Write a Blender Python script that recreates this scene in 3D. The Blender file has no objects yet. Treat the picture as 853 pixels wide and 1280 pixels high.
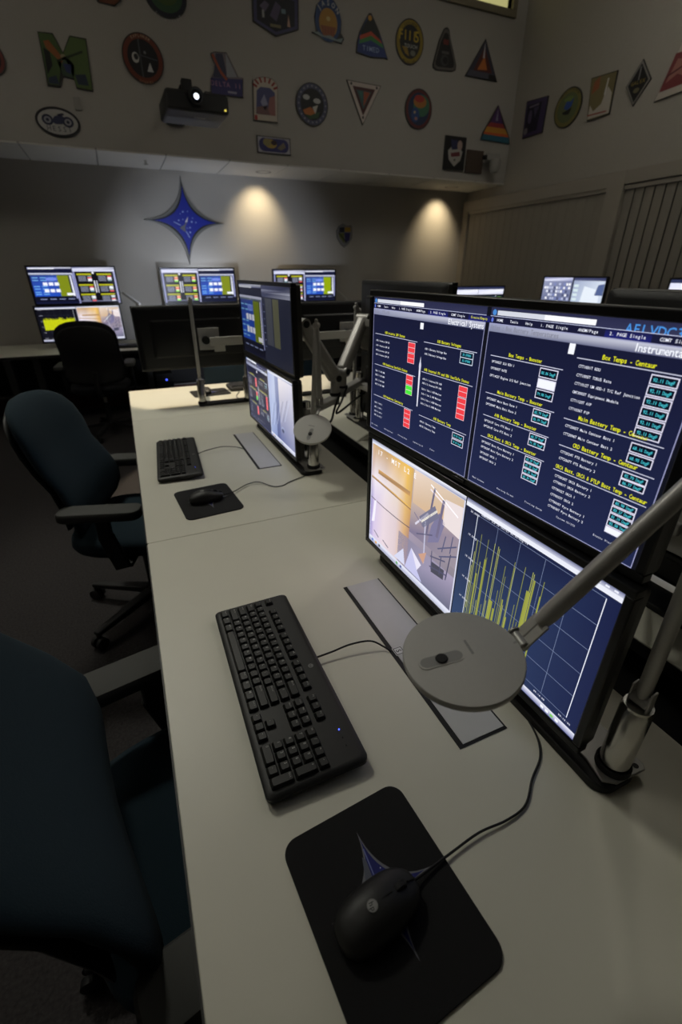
import bpy, bmesh, math, random
from mathutils import Vector, Matrix
random.seed(7)
S = bpy.context.scene
COL = S.collection
PI = math.pi
R = math.radians

# ------------------------------------------------------------------ colour / materials
def lin(c):
    out = []
    for v in c[:3]:
        v = v / 255.0
        out.append(v / 12.92 if v <= 0.04045 else ((v + 0.055) / 1.055) ** 2.4)
    return (out[0], out[1], out[2], 1.0)

MATS = {}
def mat(name, rgb, rough=0.5, metal=0.0, noise=0.0, nscale=60.0, bump=0.0, spec=0.5, emit=None, estr=1.0, stretch=None):
    m = bpy.data.materials.new(name)
    m.use_nodes = True
    nt = m.node_tree
    b = nt.nodes['Principled BSDF']
    b.inputs['Base Color'].default_value = lin(rgb)
    b.inputs['Roughness'].default_value = rough
    b.inputs['Metallic'].default_value = metal
    b.inputs['Specular IOR Level'].default_value = spec
    if emit is not None:
        b.inputs['Emission Color'].default_value = lin(emit)
        b.inputs['Emission Strength'].default_value = estr
    if noise or bump:
        tc = nt.nodes.new('ShaderNodeTexCoord')
        src = tc.outputs['Object']
        if stretch:
            mp = nt.nodes.new('ShaderNodeMapping')
            mp.inputs['Scale'].default_value = stretch
            nt.links.new(src, mp.inputs['Vector']); src = mp.outputs['Vector']
        n = nt.nodes.new('ShaderNodeTexNoise')
        n.inputs['Scale'].default_value = nscale
        n.inputs['Detail'].default_value = 5
        nt.links.new(src, n.inputs['Vector'])
        if noise:
            mx = nt.nodes.new('ShaderNodeMix'); mx.data_type = 'RGBA'
            c = lin(rgb)
            mx.inputs[6].default_value = tuple(v * (1 - noise) for v in c[:3]) + (1,)
            mx.inputs[7].default_value = tuple(min(1, v * (1 + noise)) for v in c[:3]) + (1,)
            nt.links.new(n.outputs['Fac'], mx.inputs[0])
            nt.links.new(mx.outputs[2], b.inputs['Base Color'])
        if bump:
            bp = nt.nodes.new('ShaderNodeBump')
            bp.inputs['Strength'].default_value = bump
            bp.inputs['Distance'].default_value = 0.004
            nt.links.new(n.outputs['Fac'], bp.inputs['Height'])
            nt.links.new(bp.outputs['Normal'], b.inputs['Normal'])
    MATS[name] = m
    return m

def attr_mat(name, emission, rough=0.5, strength=1.0):
    m = bpy.data.materials.new(name); m.use_nodes = True
    nt = m.node_tree; b = nt.nodes['Principled BSDF']
    a = nt.nodes.new('ShaderNodeVertexColor'); a.layer_name = 'Col'
    b.inputs['Roughness'].default_value = rough
    if emission:
        b.inputs['Base Color'].default_value = (0.004, 0.004, 0.006, 1)
        b.inputs['Specular IOR Level'].default_value = 0.25
        nt.links.new(a.outputs['Color'], b.inputs['Emission Color'])
        b.inputs['Emission Strength'].default_value = strength
    else:
        nt.links.new(a.outputs['Color'], b.inputs['Base Color'])
    MATS[name] = m
    return m

mat('laminate', (222, 220, 204), 0.42, noise=0.03, nscale=9, bump=0.03)
mat('laminate_edge', (30, 29, 28), 0.5)
mat('black_plastic', (26, 26, 25), 0.5, noise=0.08, nscale=300, bump=0.05)
mat('key_plastic', (24, 24, 23), 0.42)
mat('matte_black', (12, 12, 13), 0.65)
mat('pad_cloth', (19, 19, 20), 0.9, noise=0.25, nscale=900, bump=0.2)
mat('monitor_black', (16, 16, 17), 0.35)
mat('monitor_back', (10, 10, 11), 0.5, noise=0.1, nscale=200)
mat('silver_paint', (172, 170, 164), 0.42, metal=0.65, noise=0.04, nscale=120)
mat('head_silver', (196, 195, 190), 0.5, metal=0.08, noise=0.03, nscale=200)
mat('chrome', (205, 203, 198), 0.22, metal=1.0)
mat('steel_plate', (168, 167, 163), 0.42, metal=0.4)
mat('arm_silver', (178, 176, 172), 0.4, metal=0.25)
mat('crossbar_white', (190, 188, 182), 0.45)
mat('strip_grey', (150, 150, 148), 0.4, metal=0.2)
mat('lid_grey', (206, 206, 206), 0.34, metal=0.0, noise=0.05, nscale=30)
mat('chair_teal', (18, 41, 52), 0.95, noise=0.25, nscale=500, bump=0.25)
mat('chair_black', (22, 22, 26), 0.95, noise=0.25, nscale=500, bump=0.25)
mat('chair_plastic', (34, 34, 33), 0.55)
mat('arm_pad', (66, 67, 64), 0.7)
mat('carpet', (56, 53, 53), 1.0, noise=0.9, nscale=110, bump=0.9)
mat('wall_fabric', (168, 164, 157), 0.95, noise=0.12, nscale=140, bump=0.35)
mat('wall_paint', (164, 159, 150), 0.9, noise=0.06, nscale=60, bump=0.12)
mat('wall_dark', (120, 116, 110), 0.95)
mat('soffit_tile', (200, 198, 192), 0.85, noise=0.06, nscale=220, bump=0.15)
mat('tile_grid', (140, 138, 134), 0.7)
mat('trim_tan', (158, 151, 140), 0.8)
mat('blind_fabric', (150, 144, 134), 0.9, noise=0.1, nscale=90, stretch=(1, 30, 1))
mat('baseboard', (78, 36, 26), 0.6)
mat('leg_grey', (110, 110, 108), 0.5, metal=0.4)
mat('under_dark', (28, 28, 28), 0.8)
mat('window_frame', (120, 112, 92), 0.7)
mat('window_night', (44, 42, 39), 0.3)
mat('monitor_side', (58, 57, 55), 0.45)
mat('window_glow', (40, 40, 30), 0.4, emit=(196, 190, 128), estr=0.75)
mat('projector_grey', (30, 30, 31), 0.5)
mat('projector_under', (62, 61, 60), 0.55)
mat('lens_glow', (20, 20, 25), 0.2, emit=(235, 243, 255), estr=2.2)
mat('lens_glass', (12, 14, 26), 0.08, spec=0.8)
mat('led_blue', (10, 10, 40), 0.3, emit=(70, 90, 255), estr=3.0)
mat('led_yellow', (40, 40, 10), 0.3, emit=(235, 215, 90), estr=1.2)
mat('bulb_warm', (60, 50, 30), 0.4, emit=(255, 235, 185), estr=4.0)
mat('plate_brown', (74, 60, 50), 0.7)
mat('camera_grey', (150, 148, 142), 0.5)
mat('star_blue', (26, 42, 150), 0.32, noise=0.15, nscale=5)
mat('star_grey', (112, 112, 108), 0.45, metal=0.4)
mat('star_dark', (18, 19, 24), 0.5)
mat('glass_clear', (200, 200, 200), 0.1)
attr_mat('art', False, 0.55)
attr_mat('pad_print', False, 0.85)
attr_mat('screen', True, 0.3, 1.12)

# ------------------------------------------------------------------ mesh builder
class MB:
    def __init__(s):
        s.v = []; s.f = []; s.mi = []; s.c = []; s.T = None
    def add(s, p):
        p = Vector(p)
        if s.T is not None: p = s.T @ p
        s.v.append(p); return len(s.v) - 1
    def face(s, idx, mi=0, col=None):
        s.f.append(list(idx)); s.mi.append(mi); s.c.append(col)
    def box(s, c, d, mi=0, rz=0.0, M=None):
        M = M or Matrix.Rotation(rz, 3, 'Z')
        c = Vector(c); i = []
        for dx in (-.5, .5):
            for dy in (-.5, .5):
                for dz in (-.5, .5):
                    i.append(s.add(c + M @ Vector((dx * d[0], dy * d[1], dz * d[2]))))
        for q in ((0, 1, 3, 2), (4, 6, 7, 5), (0, 4, 5, 1), (2, 3, 7, 6), (0, 2, 6, 4), (1, 5, 7, 3)):
            s.face([i[k] for k in q], mi)
    def bar(s, p0, p1, w, h, mi=0, up=(0, 0, 1), w1=None, h1=None):
        p0 = Vector(p0); p1 = Vector(p1); d = (p1 - p0).normalized()
        x = d.cross(Vector(up))
        if x.length < 1e-4: x = Vector((1, 0, 0))
        x.normalize(); z = x.cross(d)
        rings = []
        for p, ww, hh in ((p0, w, h), (p1, w1 or w, h1 or h)):
            rings.append([p + x * a * ww / 2 + z * b * hh / 2 for a, b in ((-1, -1), (1, -1), (1, 1), (-1, 1))])
        s.loft(rings, mi)
    def loft(s, rings, mi=0, caps=True, closed=True):
        ids = [[s.add(p) for p in r] for r in rings]
        n = len(ids[0])
        for a, b in zip(ids[:-1], ids[1:]):
            for k in range(n if closed else n - 1):
                s.face((a[k], a[(k + 1) % n], b[(k + 1) % n], b[k]), mi)
        if caps:
            s.face(ids[0][::-1], mi); s.face(ids[-1], mi)
    def cyl(s, p0, p1, r0, r1=None, n=24, mi=0):
        s.tube([p0, p1], [r0, r0 if r1 is None else r1], n, mi)
    def tube(s, pts, r, n=10, mi=0):
        pts = [Vector(p) for p in pts]
        if not isinstance(r, (list, tuple)): r = [r] * len(pts)
        rings = []; x = None
        for k, p in enumerate(pts):
            a = pts[max(0, k - 1)]; b = pts[min(len(pts) - 1, k + 1)]
            d = (b - a).normalized()
            if x is None:
                x = d.orthogonal().normalized()
            else:
                x = (x - d * x.dot(d))
                x = x.normalized() if x.length > 1e-6 else d.orthogonal().normalized()
            y = d.cross(x)
            rings.append([p + (x * math.cos(2 * PI * j / n) + y * math.sin(2 * PI * j / n)) * r[k] for j in range(n)])
        s.loft(rings, mi)
    def lathe(s, prof, o=(0, 0, 0), axis=(0, 0, 1), n=32, mi=0):
        o = Vector(o); z = Vector(axis).normalized(); x = z.orthogonal().normalized(); y = z.cross(x)
        rings = [[o + z * h + (x * math.cos(2 * PI * j / n) + y * math.sin(2 * PI * j / n)) * max(r, 1e-5) for j in range(n)] for r, h in prof]
        s.loft(rings, mi)
    def prism(s, out, z0, z1, mi=0, f=None):
        f = f or (lambda u, v, w: (u, v, w))
        a = [s.add(f(u, v, z0)) for u, v in out]; b = [s.add(f(u, v, z1)) for u, v in out]
        n = len(out)
        for k in range(n): s.face((a[k], a[(k + 1) % n], b[(k + 1) % n], b[k]), mi)
        s.face(a[::-1], mi); s.face(b, mi)
    def art(s, A, f, mi=0):
        for pts, cols, layer in A.p:
            ids = [s.add(f(u, v, layer)) for u, v in pts]
            s.face(ids, mi, cols)
    def build(s, name, mats, parent=None, loc=None, bevel=0.0, smooth=True, ang=38, segs=2):
        me = bpy.data.meshes.new(name)
        me.from_pydata([tuple(v) for v in s.v], [], s.f)
        if not isinstance(mats, (list, tuple)): mats = [mats]
        for m in mats: me.materials.append(MATS[m])
        for p, mi in zip(me.polygons, s.mi):
            p.material_index = mi; p.use_smooth = smooth
        if any(c is not None for c in s.c):
            ca = me.color_attributes.new('Col', 'FLOAT_COLOR', 'CORNER')
            buf = []
            for f, c in zip(s.f, s.c):
                if c is None: buf += [0.02, 0.02, 0.02, 1] * len(f)
                elif isinstance(c[0], (tuple, list)):
                    for q in c: buf += list(q)
                else: buf += list(c) * len(f)
            ca.data.foreach_set('color', buf)
        me.update()
        if not any(c is not None for c in s.c):
            bm = bmesh.new(); bm.from_mesh(me)
            bmesh.ops.recalc_face_normals(bm, faces=bm.faces)
            bm.to_mesh(me); bm.free()
        if smooth: me.set_sharp_from_angle(angle=R(ang))
        return link(name, me, parent, loc, bevel, segs)

def link(name, me, parent=None, loc=None, bevel=0.0, segs=2):
    o = bpy.data.objects.new(name, me); COL.objects.link(o)
    if parent is not None: o.parent = parent
    if loc is not None: o.location = loc
    if bevel:
        b = o.modifiers.new('bevel', 'BEVEL'); b.width = bevel; b.segments = segs
        b.limit_method = 'ANGLE'; b.angle_limit = R(40)
    return o

def tag(o, label, cat, group=None):
    o['label'] = label; o['category'] = cat
    if group: o['group'] = group
    return o
def thing(name, label, cat, loc=(0, 0, 0), rz=0.0, group=None):
    o = bpy.data.objects.new(name, None); COL.objects.link(o)
    o.empty_display_size = 0.05
    o.location = loc; o.rotation_euler = (0, 0, rz)
    return tag(o, label, cat, group)
def struct(o):
    o['kind'] = 'structure'; return o
def copy_tree(o, parent=None):
    kids = list(o.children)
    c = o.copy(); COL.objects.link(c)
    if parent is not None: c.parent = parent
    for k in kids: copy_tree(k, c)
    return c

# ------------------------------------------------------------------ 2-D art with glyphs
GLYPH = {}
def load_glyphs():
    cu = bpy.data.curves.new('glyph', 'FONT'); cu.resolution_u = 2; cu.offset = 0.012
    o = bpy.data.objects.new('glyph', cu); COL.objects.link(o)
    for ch in "ABCDEFGHIJKLMNOPQRSTUVWXYZabcdefghijklmnopqrstuvwxyz0123456789-.:/&,+*=[];'`\\":
        cu.body = ch
        dg = bpy.context.evaluated_depsgraph_get()
        e = o.evaluated_get(dg); me = e.to_mesh()
        xs = [v.co.x for v in me.vertices]
        if not xs: continue
        cx = (min(xs) + max(xs)) / 2; wd = max(xs) - min(xs)
        GLYPH[ch] = ([[(me.vertices[i].co.x - cx, me.vertices[i].co.y) for i in p.vertices] for p in me.polygons], wd)
        e.to_mesh_clear()
    bpy.data.objects.remove(o); bpy.data.curves.remove(cu)
load_glyphs()

class Art:
    def __init__(s): s.p = []
    def poly(s, pts, col, layer=0): s.p.append((pts, col if isinstance(col[0], (tuple, list)) else lin(col), layer))
    def grad(s, u0, v0, u1, v1, cols, layer=0):
        s.p.append(([(u0, v0), (u1, v0), (u1, v1), (u0, v1)], [lin(c) for c in cols], layer))
    def rect(s, u0, v0, u1, v1, col, layer=1): s.poly([(u0, v0), (u1, v0), (u1, v1), (u0, v1)], col, layer)
    def line(s, a, b, w, col, layer=2):
        dx, dy = b[0] - a[0], b[1] - a[1]; L = math.hypot(dx, dy) or 1
        nx, ny = -dy / L * w / 2, dx / L * w / 2
        s.poly([(a[0] - nx, a[1] - ny), (b[0] - nx, b[1] - ny), (b[0] + nx, b[1] + ny), (a[0] + nx, a[1] + ny)], col, layer)
    def frame(s, u0, v0, u1, v1, w, col, layer=3):
        s.rect(u0, v0, u1, v0 + w, col, layer); s.rect(u0, v1 - w, u1, v1, col, layer)
        s.rect(u0, v0, u0 + w, v1, col, layer); s.rect(u1 - w, v0, u1, v1, col, layer)
    def ell(s, cx, cy, rx, ry, col, layer=1, n=28, a0=0.0, a1=2 * PI):
        full = abs(a1 - a0 - 2 * PI) < 1e-6
        pts = [(cx + rx * math.cos(a0 + (a1 - a0) * k / (n if full else n - 1)), cy + ry * math.sin(a0 + (a1 - a0) * k / (n if full else n - 1))) for k in range(n)]
        s.poly(pts, col, layer)
    def text(s, t, u, v, h, col, layer=4, adv=0.66, align='l', rot=0.0, maxw=None):
        maxw = maxw or adv * .90 / .94
        sc = h / 0.70; a = adv * h / 0.70
        x = 0.0
        tot = a * len(t)
        x0 = {'l': 0, 'c': -tot / 2, 'r': -tot}[align]
        cr, sr = math.cos(rot), math.sin(rot)
        lc = lin(col)
        for k, ch in enumerate(t):
            if ch == ' ' or ch not in GLYPH: continue
            polys, wd = GLYPH[ch]
            sx = sc * (min(1.0, maxw / wd) if wd > 0 else 1)
            ox = x0 + a * (k + .5)
            for pl in polys:
                q = []
                for px, py in pl:
                    X = ox + px * sx; Y = py * sc
                    q.append((u + X * cr - Y * sr, v + X * sr + Y * cr))
                s.p.append((q, lc, layer))
    def arc_text(s, t, cx, cy, r, h, col, a_mid=PI / 2, layer=4, step=None):
        step = step or (h * 1.05 / r)
        n = len(t)
        for k, ch in enumerate(t):
            a = a_mid - (k - (n - 1) / 2) * step
            s.text(ch, cx + r * math.cos(a), cy + r * math.sin(a), h, col, layer, align='c', rot=a - PI / 2)

def rrect(w, h, r, n=6, cx=0, cy=0):
    pts = []
    for sx, sy, a in ((1, -1, -90), (1, 1, 0), (-1, 1, 90), (-1, -1, 180)):
        for k in range(n + 1):
            t = R(a + 90 * k / n)
            pts.append((cx + sx * (w / 2 - r) + r * math.cos(t), cy + sy * (h / 2 - r) + r * math.sin(t)))
    return pts

# ------------------------------------------------------------------ room (setting)
DZ = 0.74                    # desk height
YW, YF, XR, XL, YN, ZC, ZS = 6.15, 5.45, 4.58, -3.4, -2.6, 4.35, 2.38
def slab(name, c, d, m):
    b = MB(); b.box(c, d); return struct(b.build(name, m))
slab('floor', ((XL + XR) / 2, (YN + YW) / 2, -0.05), (XR - XL + .4, YW - YN + .4, .1), 'carpet')
slab('ceiling', ((XL + XR) / 2, (YN + YF) / 2, ZC + .05), (XR - XL + .4, YF - YN + .6, .1), 'soffit_tile')
slab('wall_back', ((XL + XR) / 2, YW + .06, ZS / 2), (XR - XL + .4, .12, ZS), 'wall_fabric')
slab('wall_left', (XL - .06, (YN + YW) / 2, ZC / 2), (.12, YW - YN + .3, ZC), 'wall_paint')
slab('wall_right', (XR + .06, (YN + YW) / 2, ZC / 2), (.12, YW - YN + .3, ZC), 'wall_paint')
slab('wall_near', ((XL + XR) / 2, YN - .06, ZC / 2), (XR - XL + .4, .12, ZC), 'wall_dark')
# fascia wall above the soffit, with the clerestory opening x 3.30..4.36, z 3.87..4.25
b = MB()
wx0, wx1, wz0, wz1 = 3.2, 4.36, 3.88, 4.27
def fas(x0, x1, z0, z1): b.box(((x0 + x1) / 2, YF + .05, (z0 + z1) / 2), (x1 - x0, .1, z1 - z0))
fas(XL, wx0, ZS + .012, ZC); fas(wx0, wx1, ZS + .012, wz0); fas(wx1, XR, ZS + .012, ZC); fas(wx0, wx1, wz1, ZC)
struct(b.build('wall_front', 'wall_fabric'))
b = MB()
for (x0, x1, z0, z1) in ((wx0 - .06, wx1 + .06, wz0 - .06, wz0), (wx0 - .06, wx1 + .06, wz1, wz1 + .05), (wx0 - .06, wx0, wz0, wz1), (wx1, wx1 + .06, wz0, wz1)):
    b.box(((x0 + x1) / 2, YF + .02, (z0 + z1) / 2), (x1 - x0, .10, z1 - z0))
win = struct(b.build('window_1', 'window_frame', bevel=.004))
b = MB(); b.box(((wx0 + wx1) / 2, YF + .07, (wz0 + wz1) / 2), (wx1 - wx0, .01, wz1 - wz0))
b.build('pane', 'window_glow', win)
# soffit: plasterboard over the recess, faced below with lay-in tiles
b = MB(); b.box(((XL + XR) / 2, (YF + YW) / 2 + .06, ZS + .07), (XR - XL, YW - YF - .12, .1))
for k in range(-6, 9):
    x = -.24 + .585 * k
    b.box((x, (YF + YW) / 2, ZS + .005), (.575, YW - YF, .012), 1)
    b.box((x + .2925, (YF + YW) / 2, ZS + .008), (.02, YW - YF, .008), 2)
struct(b.build('ceiling_soffit', ['wall_paint', 'soffit_tile', 'tile_grid']))
slab('baseboard_back', ((XL + XR) / 2, YW - .008, .09), (XR - XL, .016, .18), 'baseboard')
# right wall: pilasters and header boards around two bays with blinds
def trimbox(name, y0, y1, z0, z1, d=.06):
    bb = MB(); bb.box((XR - d / 2, (y0 + y1) / 2, (z0 + z1) / 2), (d, y1 - y0, z1 - z0))
    return struct(bb.build(name, 'trim_tan', bevel=.004))
trimbox('trim_1', 3.88, 6.14, 2.15, 2.27)
trimbox('trim_2', 3.70, 3.88, 0.0, 2.27, .065)
trimbox('trim_3', 6.02, 6.14, 0.0, 2.15, .065)
trimbox('trim_4', .6, 3.70, 2.16, 2.27)
trimbox('trim_5', .42, .60, 0.0, 2.27, .065)
def blind(label, y0, y1, tilt, pitch, wd_=1.02):
    t = thing('vertical_blind', label, 'blind', (XR - .03, (y0 + y1) / 2, .78), group='vertical blinds on the right wall')
    L = y1 - y0
    hb = MB(); hb.box((0, 0, 1.355), (.04, L, .03)); hb.build('headrail', 'trim_tan', t)
    sb = MB(); n = int(round(L / pitch)); pitch = L / n
    for k in range(n):
        y = -L / 2 + pitch * (k + .5)
        sb.box((0, y, .67), (.004, pitch * wd_, 1.33), 0, tilt)
    sb.build('slats', 'blind_fabric', t)
for k, (y0, y1) in enumerate(((.605, 3.695), (3.885, 6.015))):
    bb = MB(); bb.box((XR - .002, (y0 + y1) / 2, 1.465), (.006, y1 - y0, 1.37)); struct(bb.build('window_%d' % (k + 2), 'window_night'))  # dark sheets behind the slats paint in the shade of the gaps
blind('closed vertical blind in the wall bay beside the back corner', 3.885, 6.015, -.03, .12, 1.0)
blind('vertical blind with dark gaps between tilted slats, right edge of the room', .605, 3.695, -.14, .1, .975)

# downlights in the soffit
def downlight(label, x, y, p, aim, size, blend=.9, col=(1, .84, .62)):
    t = thing('recessed_downlight', label, 'ceiling light', (x, y, ZS + .005), group='downlights in the soffit')
    rb = MB(); rb.lathe([(.085, 0), (.085, -.008), (.062, -.008), (.06, .0)], n=28); rb.build('trim_ring', 'tile_grid', t)
    bb = MB(); bb.lathe([(.001, -.004), (.03, -.006), (.035, 0), (.001, .002)], n=20); bb.build('bulb', 'bulb_warm', t)
    ld = bpy.data.lights.new('downlight_beam', 'SPOT'); ld.energy = p; ld.color = col
    ld.spot_size = R(size); ld.spot_blend = blend; ld.shadow_soft_size = .03
    lo = bpy.data.objects.new('downlight_beam', ld); COL.objects.link(lo); lo.parent = t
    lo.location = (0, 0, -.02)
    d = Vector(aim) - Vector((x, y, ZS))
    lo.rotation_euler = d.to_track_quat('-Z', 'Y').to_euler()
    return t
downlight('small bright downlight in the soffit near the right corner', 4.10, 5.86, 26, (4.09, 6.15, 1.98), 84, 1.0, (1, .80, .50))
downlight('downlight in the soffit between the blue star and the shield crest', 1.66, 5.84, 26, (1.64, 6.15, 1.98), 88, 1.0, (1, .80, .50))
b = MB(); b.cyl((.47, 5.72, ZS), (.47, 5.72, ZS - .03), .012, n=12); b.cyl((.47, 5.72, ZS - .03), (.47, 5.72, ZS - .034), .022, n=16)
tag(b.build('fire_sprinkler', 'chrome'), 'small sprinkler head hanging from the lit soffit tiles', 'sprinkler')

# ------------------------------------------------------------------ screens content (millimetres, 673 x 284)
SW, SH = 673.0, 284.0
NAVY = (20, 22, 46); NAVY2 = (31, 38, 72); WH = (222, 224, 238); YE = (226, 226, 24); RD = (232, 62, 70); GN = (70, 226, 60); CY = (70, 190, 205); LV = (200, 200, 228)
def page_chrome(A, u0, u1, title, right, titles):
    A.grad(u0, 0, u1, SH, [NAVY2, NAVY2, NAVY, NAVY], 0)
    A.grad(u0, 262, u1, SH, [(52, 54, 84), (60, 62, 92), (40, 42, 70), (40, 42, 70)], 1)
    A.rect(u0 + 14, 273.5, u0 + 102, 280, (205, 208, 218), 2); A.rect(u0 + 102, 273.5, u0 + 180, 280, (240, 241, 246), 2)
    A.ell(u0 + 8, 277, 4.2, 4.2, (70, 130, 200), 3, 14)
    A.rect(u0, 262, u1, 271.5, (24, 25, 52), 2)
    A.line((u0, 271.8), (u1, 271.8), .7, (190, 195, 225), 3)
    A.ell(u0 + 5, 266.5, 2.5, 3.5, (90, 110, 200), 3, 10)
    u = u0 + 15
    w = (u1 - u0)
    if right.startswith('Inst'): A.text('AELVDC3-0', u0 + 218, 269.5, 10, (70, 140, 215), 1.5, .66)
    for k, t in enumerate(titles):
        c = YE if k == len(titles) - 1 else (232, 234, 246)
        if k >= len(titles) - 3 and k != len(titles) - 2:
            A.grad(u - 6, 262.4, u + len(t) * 3.2 + 6, 271.2, [(30, 34, 110), (30, 34, 110), (26, 28, 70), (26, 28, 70)], 3)
        A.text(t, u, 265, 3.6, c, 4, .62); u += len(t) * 3.35 + 13
    A.grad(u0, 250, u1, 262, [(120, 124, 150), (78, 82, 116), (196, 198, 212), (150, 154, 182)], 2)
    A.text(title, u0 + 4, 253.2, 6.6, (128, 130, 146), 4, .42)
    A.text(right, u1 - 2, 251.6, 8.6, (236, 238, 246), 4, .40, 'r')
    A.frame(u0, 0, u1, 262, 1.1, (150, 152, 190), 5)
def section(A, u0, u1, v, head, rows, rv=None, step=10, hh=5.0, hc=None, hw=None):
    A.text(head, hc if hc else (u0 + u1) / 2, v + 3.0, hh, YE, 4, (hw or 3.3) * .7 / hh, 'c')
    A.line((u0, v), (u1, v), 1.0, (196, 198, 220), 3)
    for k, t in enumerate(rows):
        vv = (rv[k] if rv else v - 11 - step * k)
        A.text(t, u0 + 5, vv - 2, 3.5, WH, 4, .52)
def valbox(A, u, v1, w, h, t=None, fill=None):
    A.rect(u, v1 - h, u + w, v1, (214, 212, 232), 3)
    A.rect(u + 1.3, v1 - h + 1.3, u + w - 1.3, v1 - 1.3, fill or (8, 14, 30), 4)
    if t: A.text(t, u + w / 2, v1 - h / 2 - 1.9, 3.8, CY, 5, .44, 'c')
def redstack(A, u, v1, w, h, n, cols=None):
    for k in range(n):
        c = (cols[k] if cols else RD)
        A.rect(u - .9, v1 - h * (k + 1) - .9, u + w + .9, v1 - h * k + .2, (226, 190, 200), 3)
        A.rect(u, v1 - h * (k + 1), u + w, v1 - h * k - 1.0, c, 4)
def page_electrical(A, u0, u1, dim=1.0):
    page_chrome(A, u0, u1, 'Atlas : FTS-AVB', 'Electrical Systems', ['HOME', 'Tools', 'Help', '1. PAGE Single', 'ANOM/Page', '2. PAGE Single', 'COMT Single', 'Create/Empty'])
    o = u0 - 3
    A.rect(o + 177, 236, o + 187, 247, (236, 238, 246), 4)
    section(A, o + 12, o + 171, 212, 'AVB Avionics 28V Status', ['AVB 1 Avionics 28V OK', 'AVB 1 Avionics 28V OK', 'AVB 2 Avionics 28V OK', 'AVB 2 Avionics 28V OK'], [199, 189, 179, 170], hc=o + 90)
    redstack(A, o + 142, 209, 22, 9, 2); redstack(A, o + 142, 189, 22, 9, 2)
    section(A, o + 192, o + 338, 215, 'AVB Battery Voltages', ['AVB 1 Battery Voltage Bus', 'AVB 2 Battery Voltage Bus'], [204, 195])
    A.rect(o + 298, 193, o + 331, 213, (190, 200, 216), 3)
    for k in (0, 1):
        A.rect(o + 299.4, 194.4 + 9.4 * k, o + 329.6, 202.4 + 9.4 * k, (6, 22, 40), 4)
        A.text('33.07000', o + 314.5, 196.6 + 9.4 * k, 3.8, CY, 5, .48, 'c')
    section(A, o + 13, o + 172, 148, 'AVB Headwires Dev/Safe Status', ['SCB 1 1 AIR ARM', 'SCB 2 1 AIR ARM', 'SCB 1 2 AIR ARM', 'SCB 2 2 AIR ARM'], [135, 126, 115, 106], hc=o + 96)
    redstack(A, o + 142, 147, 22, 9, 2); redstack(A, o + 142, 127, 22, 9, 2, [GN, GN])
    section(A, o + 192, o + 338, 161, 'AVB Internal FW and SBA Use/Safe Status', ['AVB U 1 Internal/FW AVB', 'AVB U 2 Internal/FW AVB', 'Safe 1 Use 1 AVB Monitor', 'Safe 1 Use 2 AVB Monitor', 'Safe 2 Use 1 AVB0 Monitor', 'Safe 2 Use 2 AVB0 Monitor'], [149, 141, 130, 121, 111, 102], hc=o + 264)
    redstack(A, o + 305, 157, 21, 9, 2); redstack(A, o + 305, 137, 21, 9, 2); redstack(A, o + 305, 118, 21, 9, 2)
    section(A, o + 14, o + 172, 80, 'AVB Headwires Continuity', ['SCB 1 1 AIR 1', 'SCB 1 2 AIR 1', 'SCB 2 1 AIR 2', 'SCB 2 2 AIR 2'], [64, 54, 44, 35], hc=o + 96)
    redstack(A, o + 142, 78, 22, 9, 2); redstack(A, o + 142, 58, 22, 9, 2)
    section(A, o + 194, o + 338, 77, 'AVB Battery Temp', ['AVB B 1 Battery Temp', 'AVB B 2 Battery Temp'], [66, 57], hc=o + 268)
    for k in (0, 1):
        valbox(A, o + 301, 73 - 12 * k, 32, 11, '29.03 DegF')
    # rocket glyph
    A.poly([(o + 184.5, 92), (o + 187.5, 92), (o + 188.5, 170), (o + 186, 188), (o + 183, 170)], (226, 226, 240), 5)
    A.ell(o + 186, 170, 3.4, 9, (206, 206, 224), 6, 16)
    for k, t in enumerate(['Next Screens', 'Resizing Screen', 'Plotting Setup', 'Engineering ID', 'Events']):
        A.text(t, o + 8 + 58 * k, 9 + k * 2.4, 2.7, (206, 208, 226), 4, .64)
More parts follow.
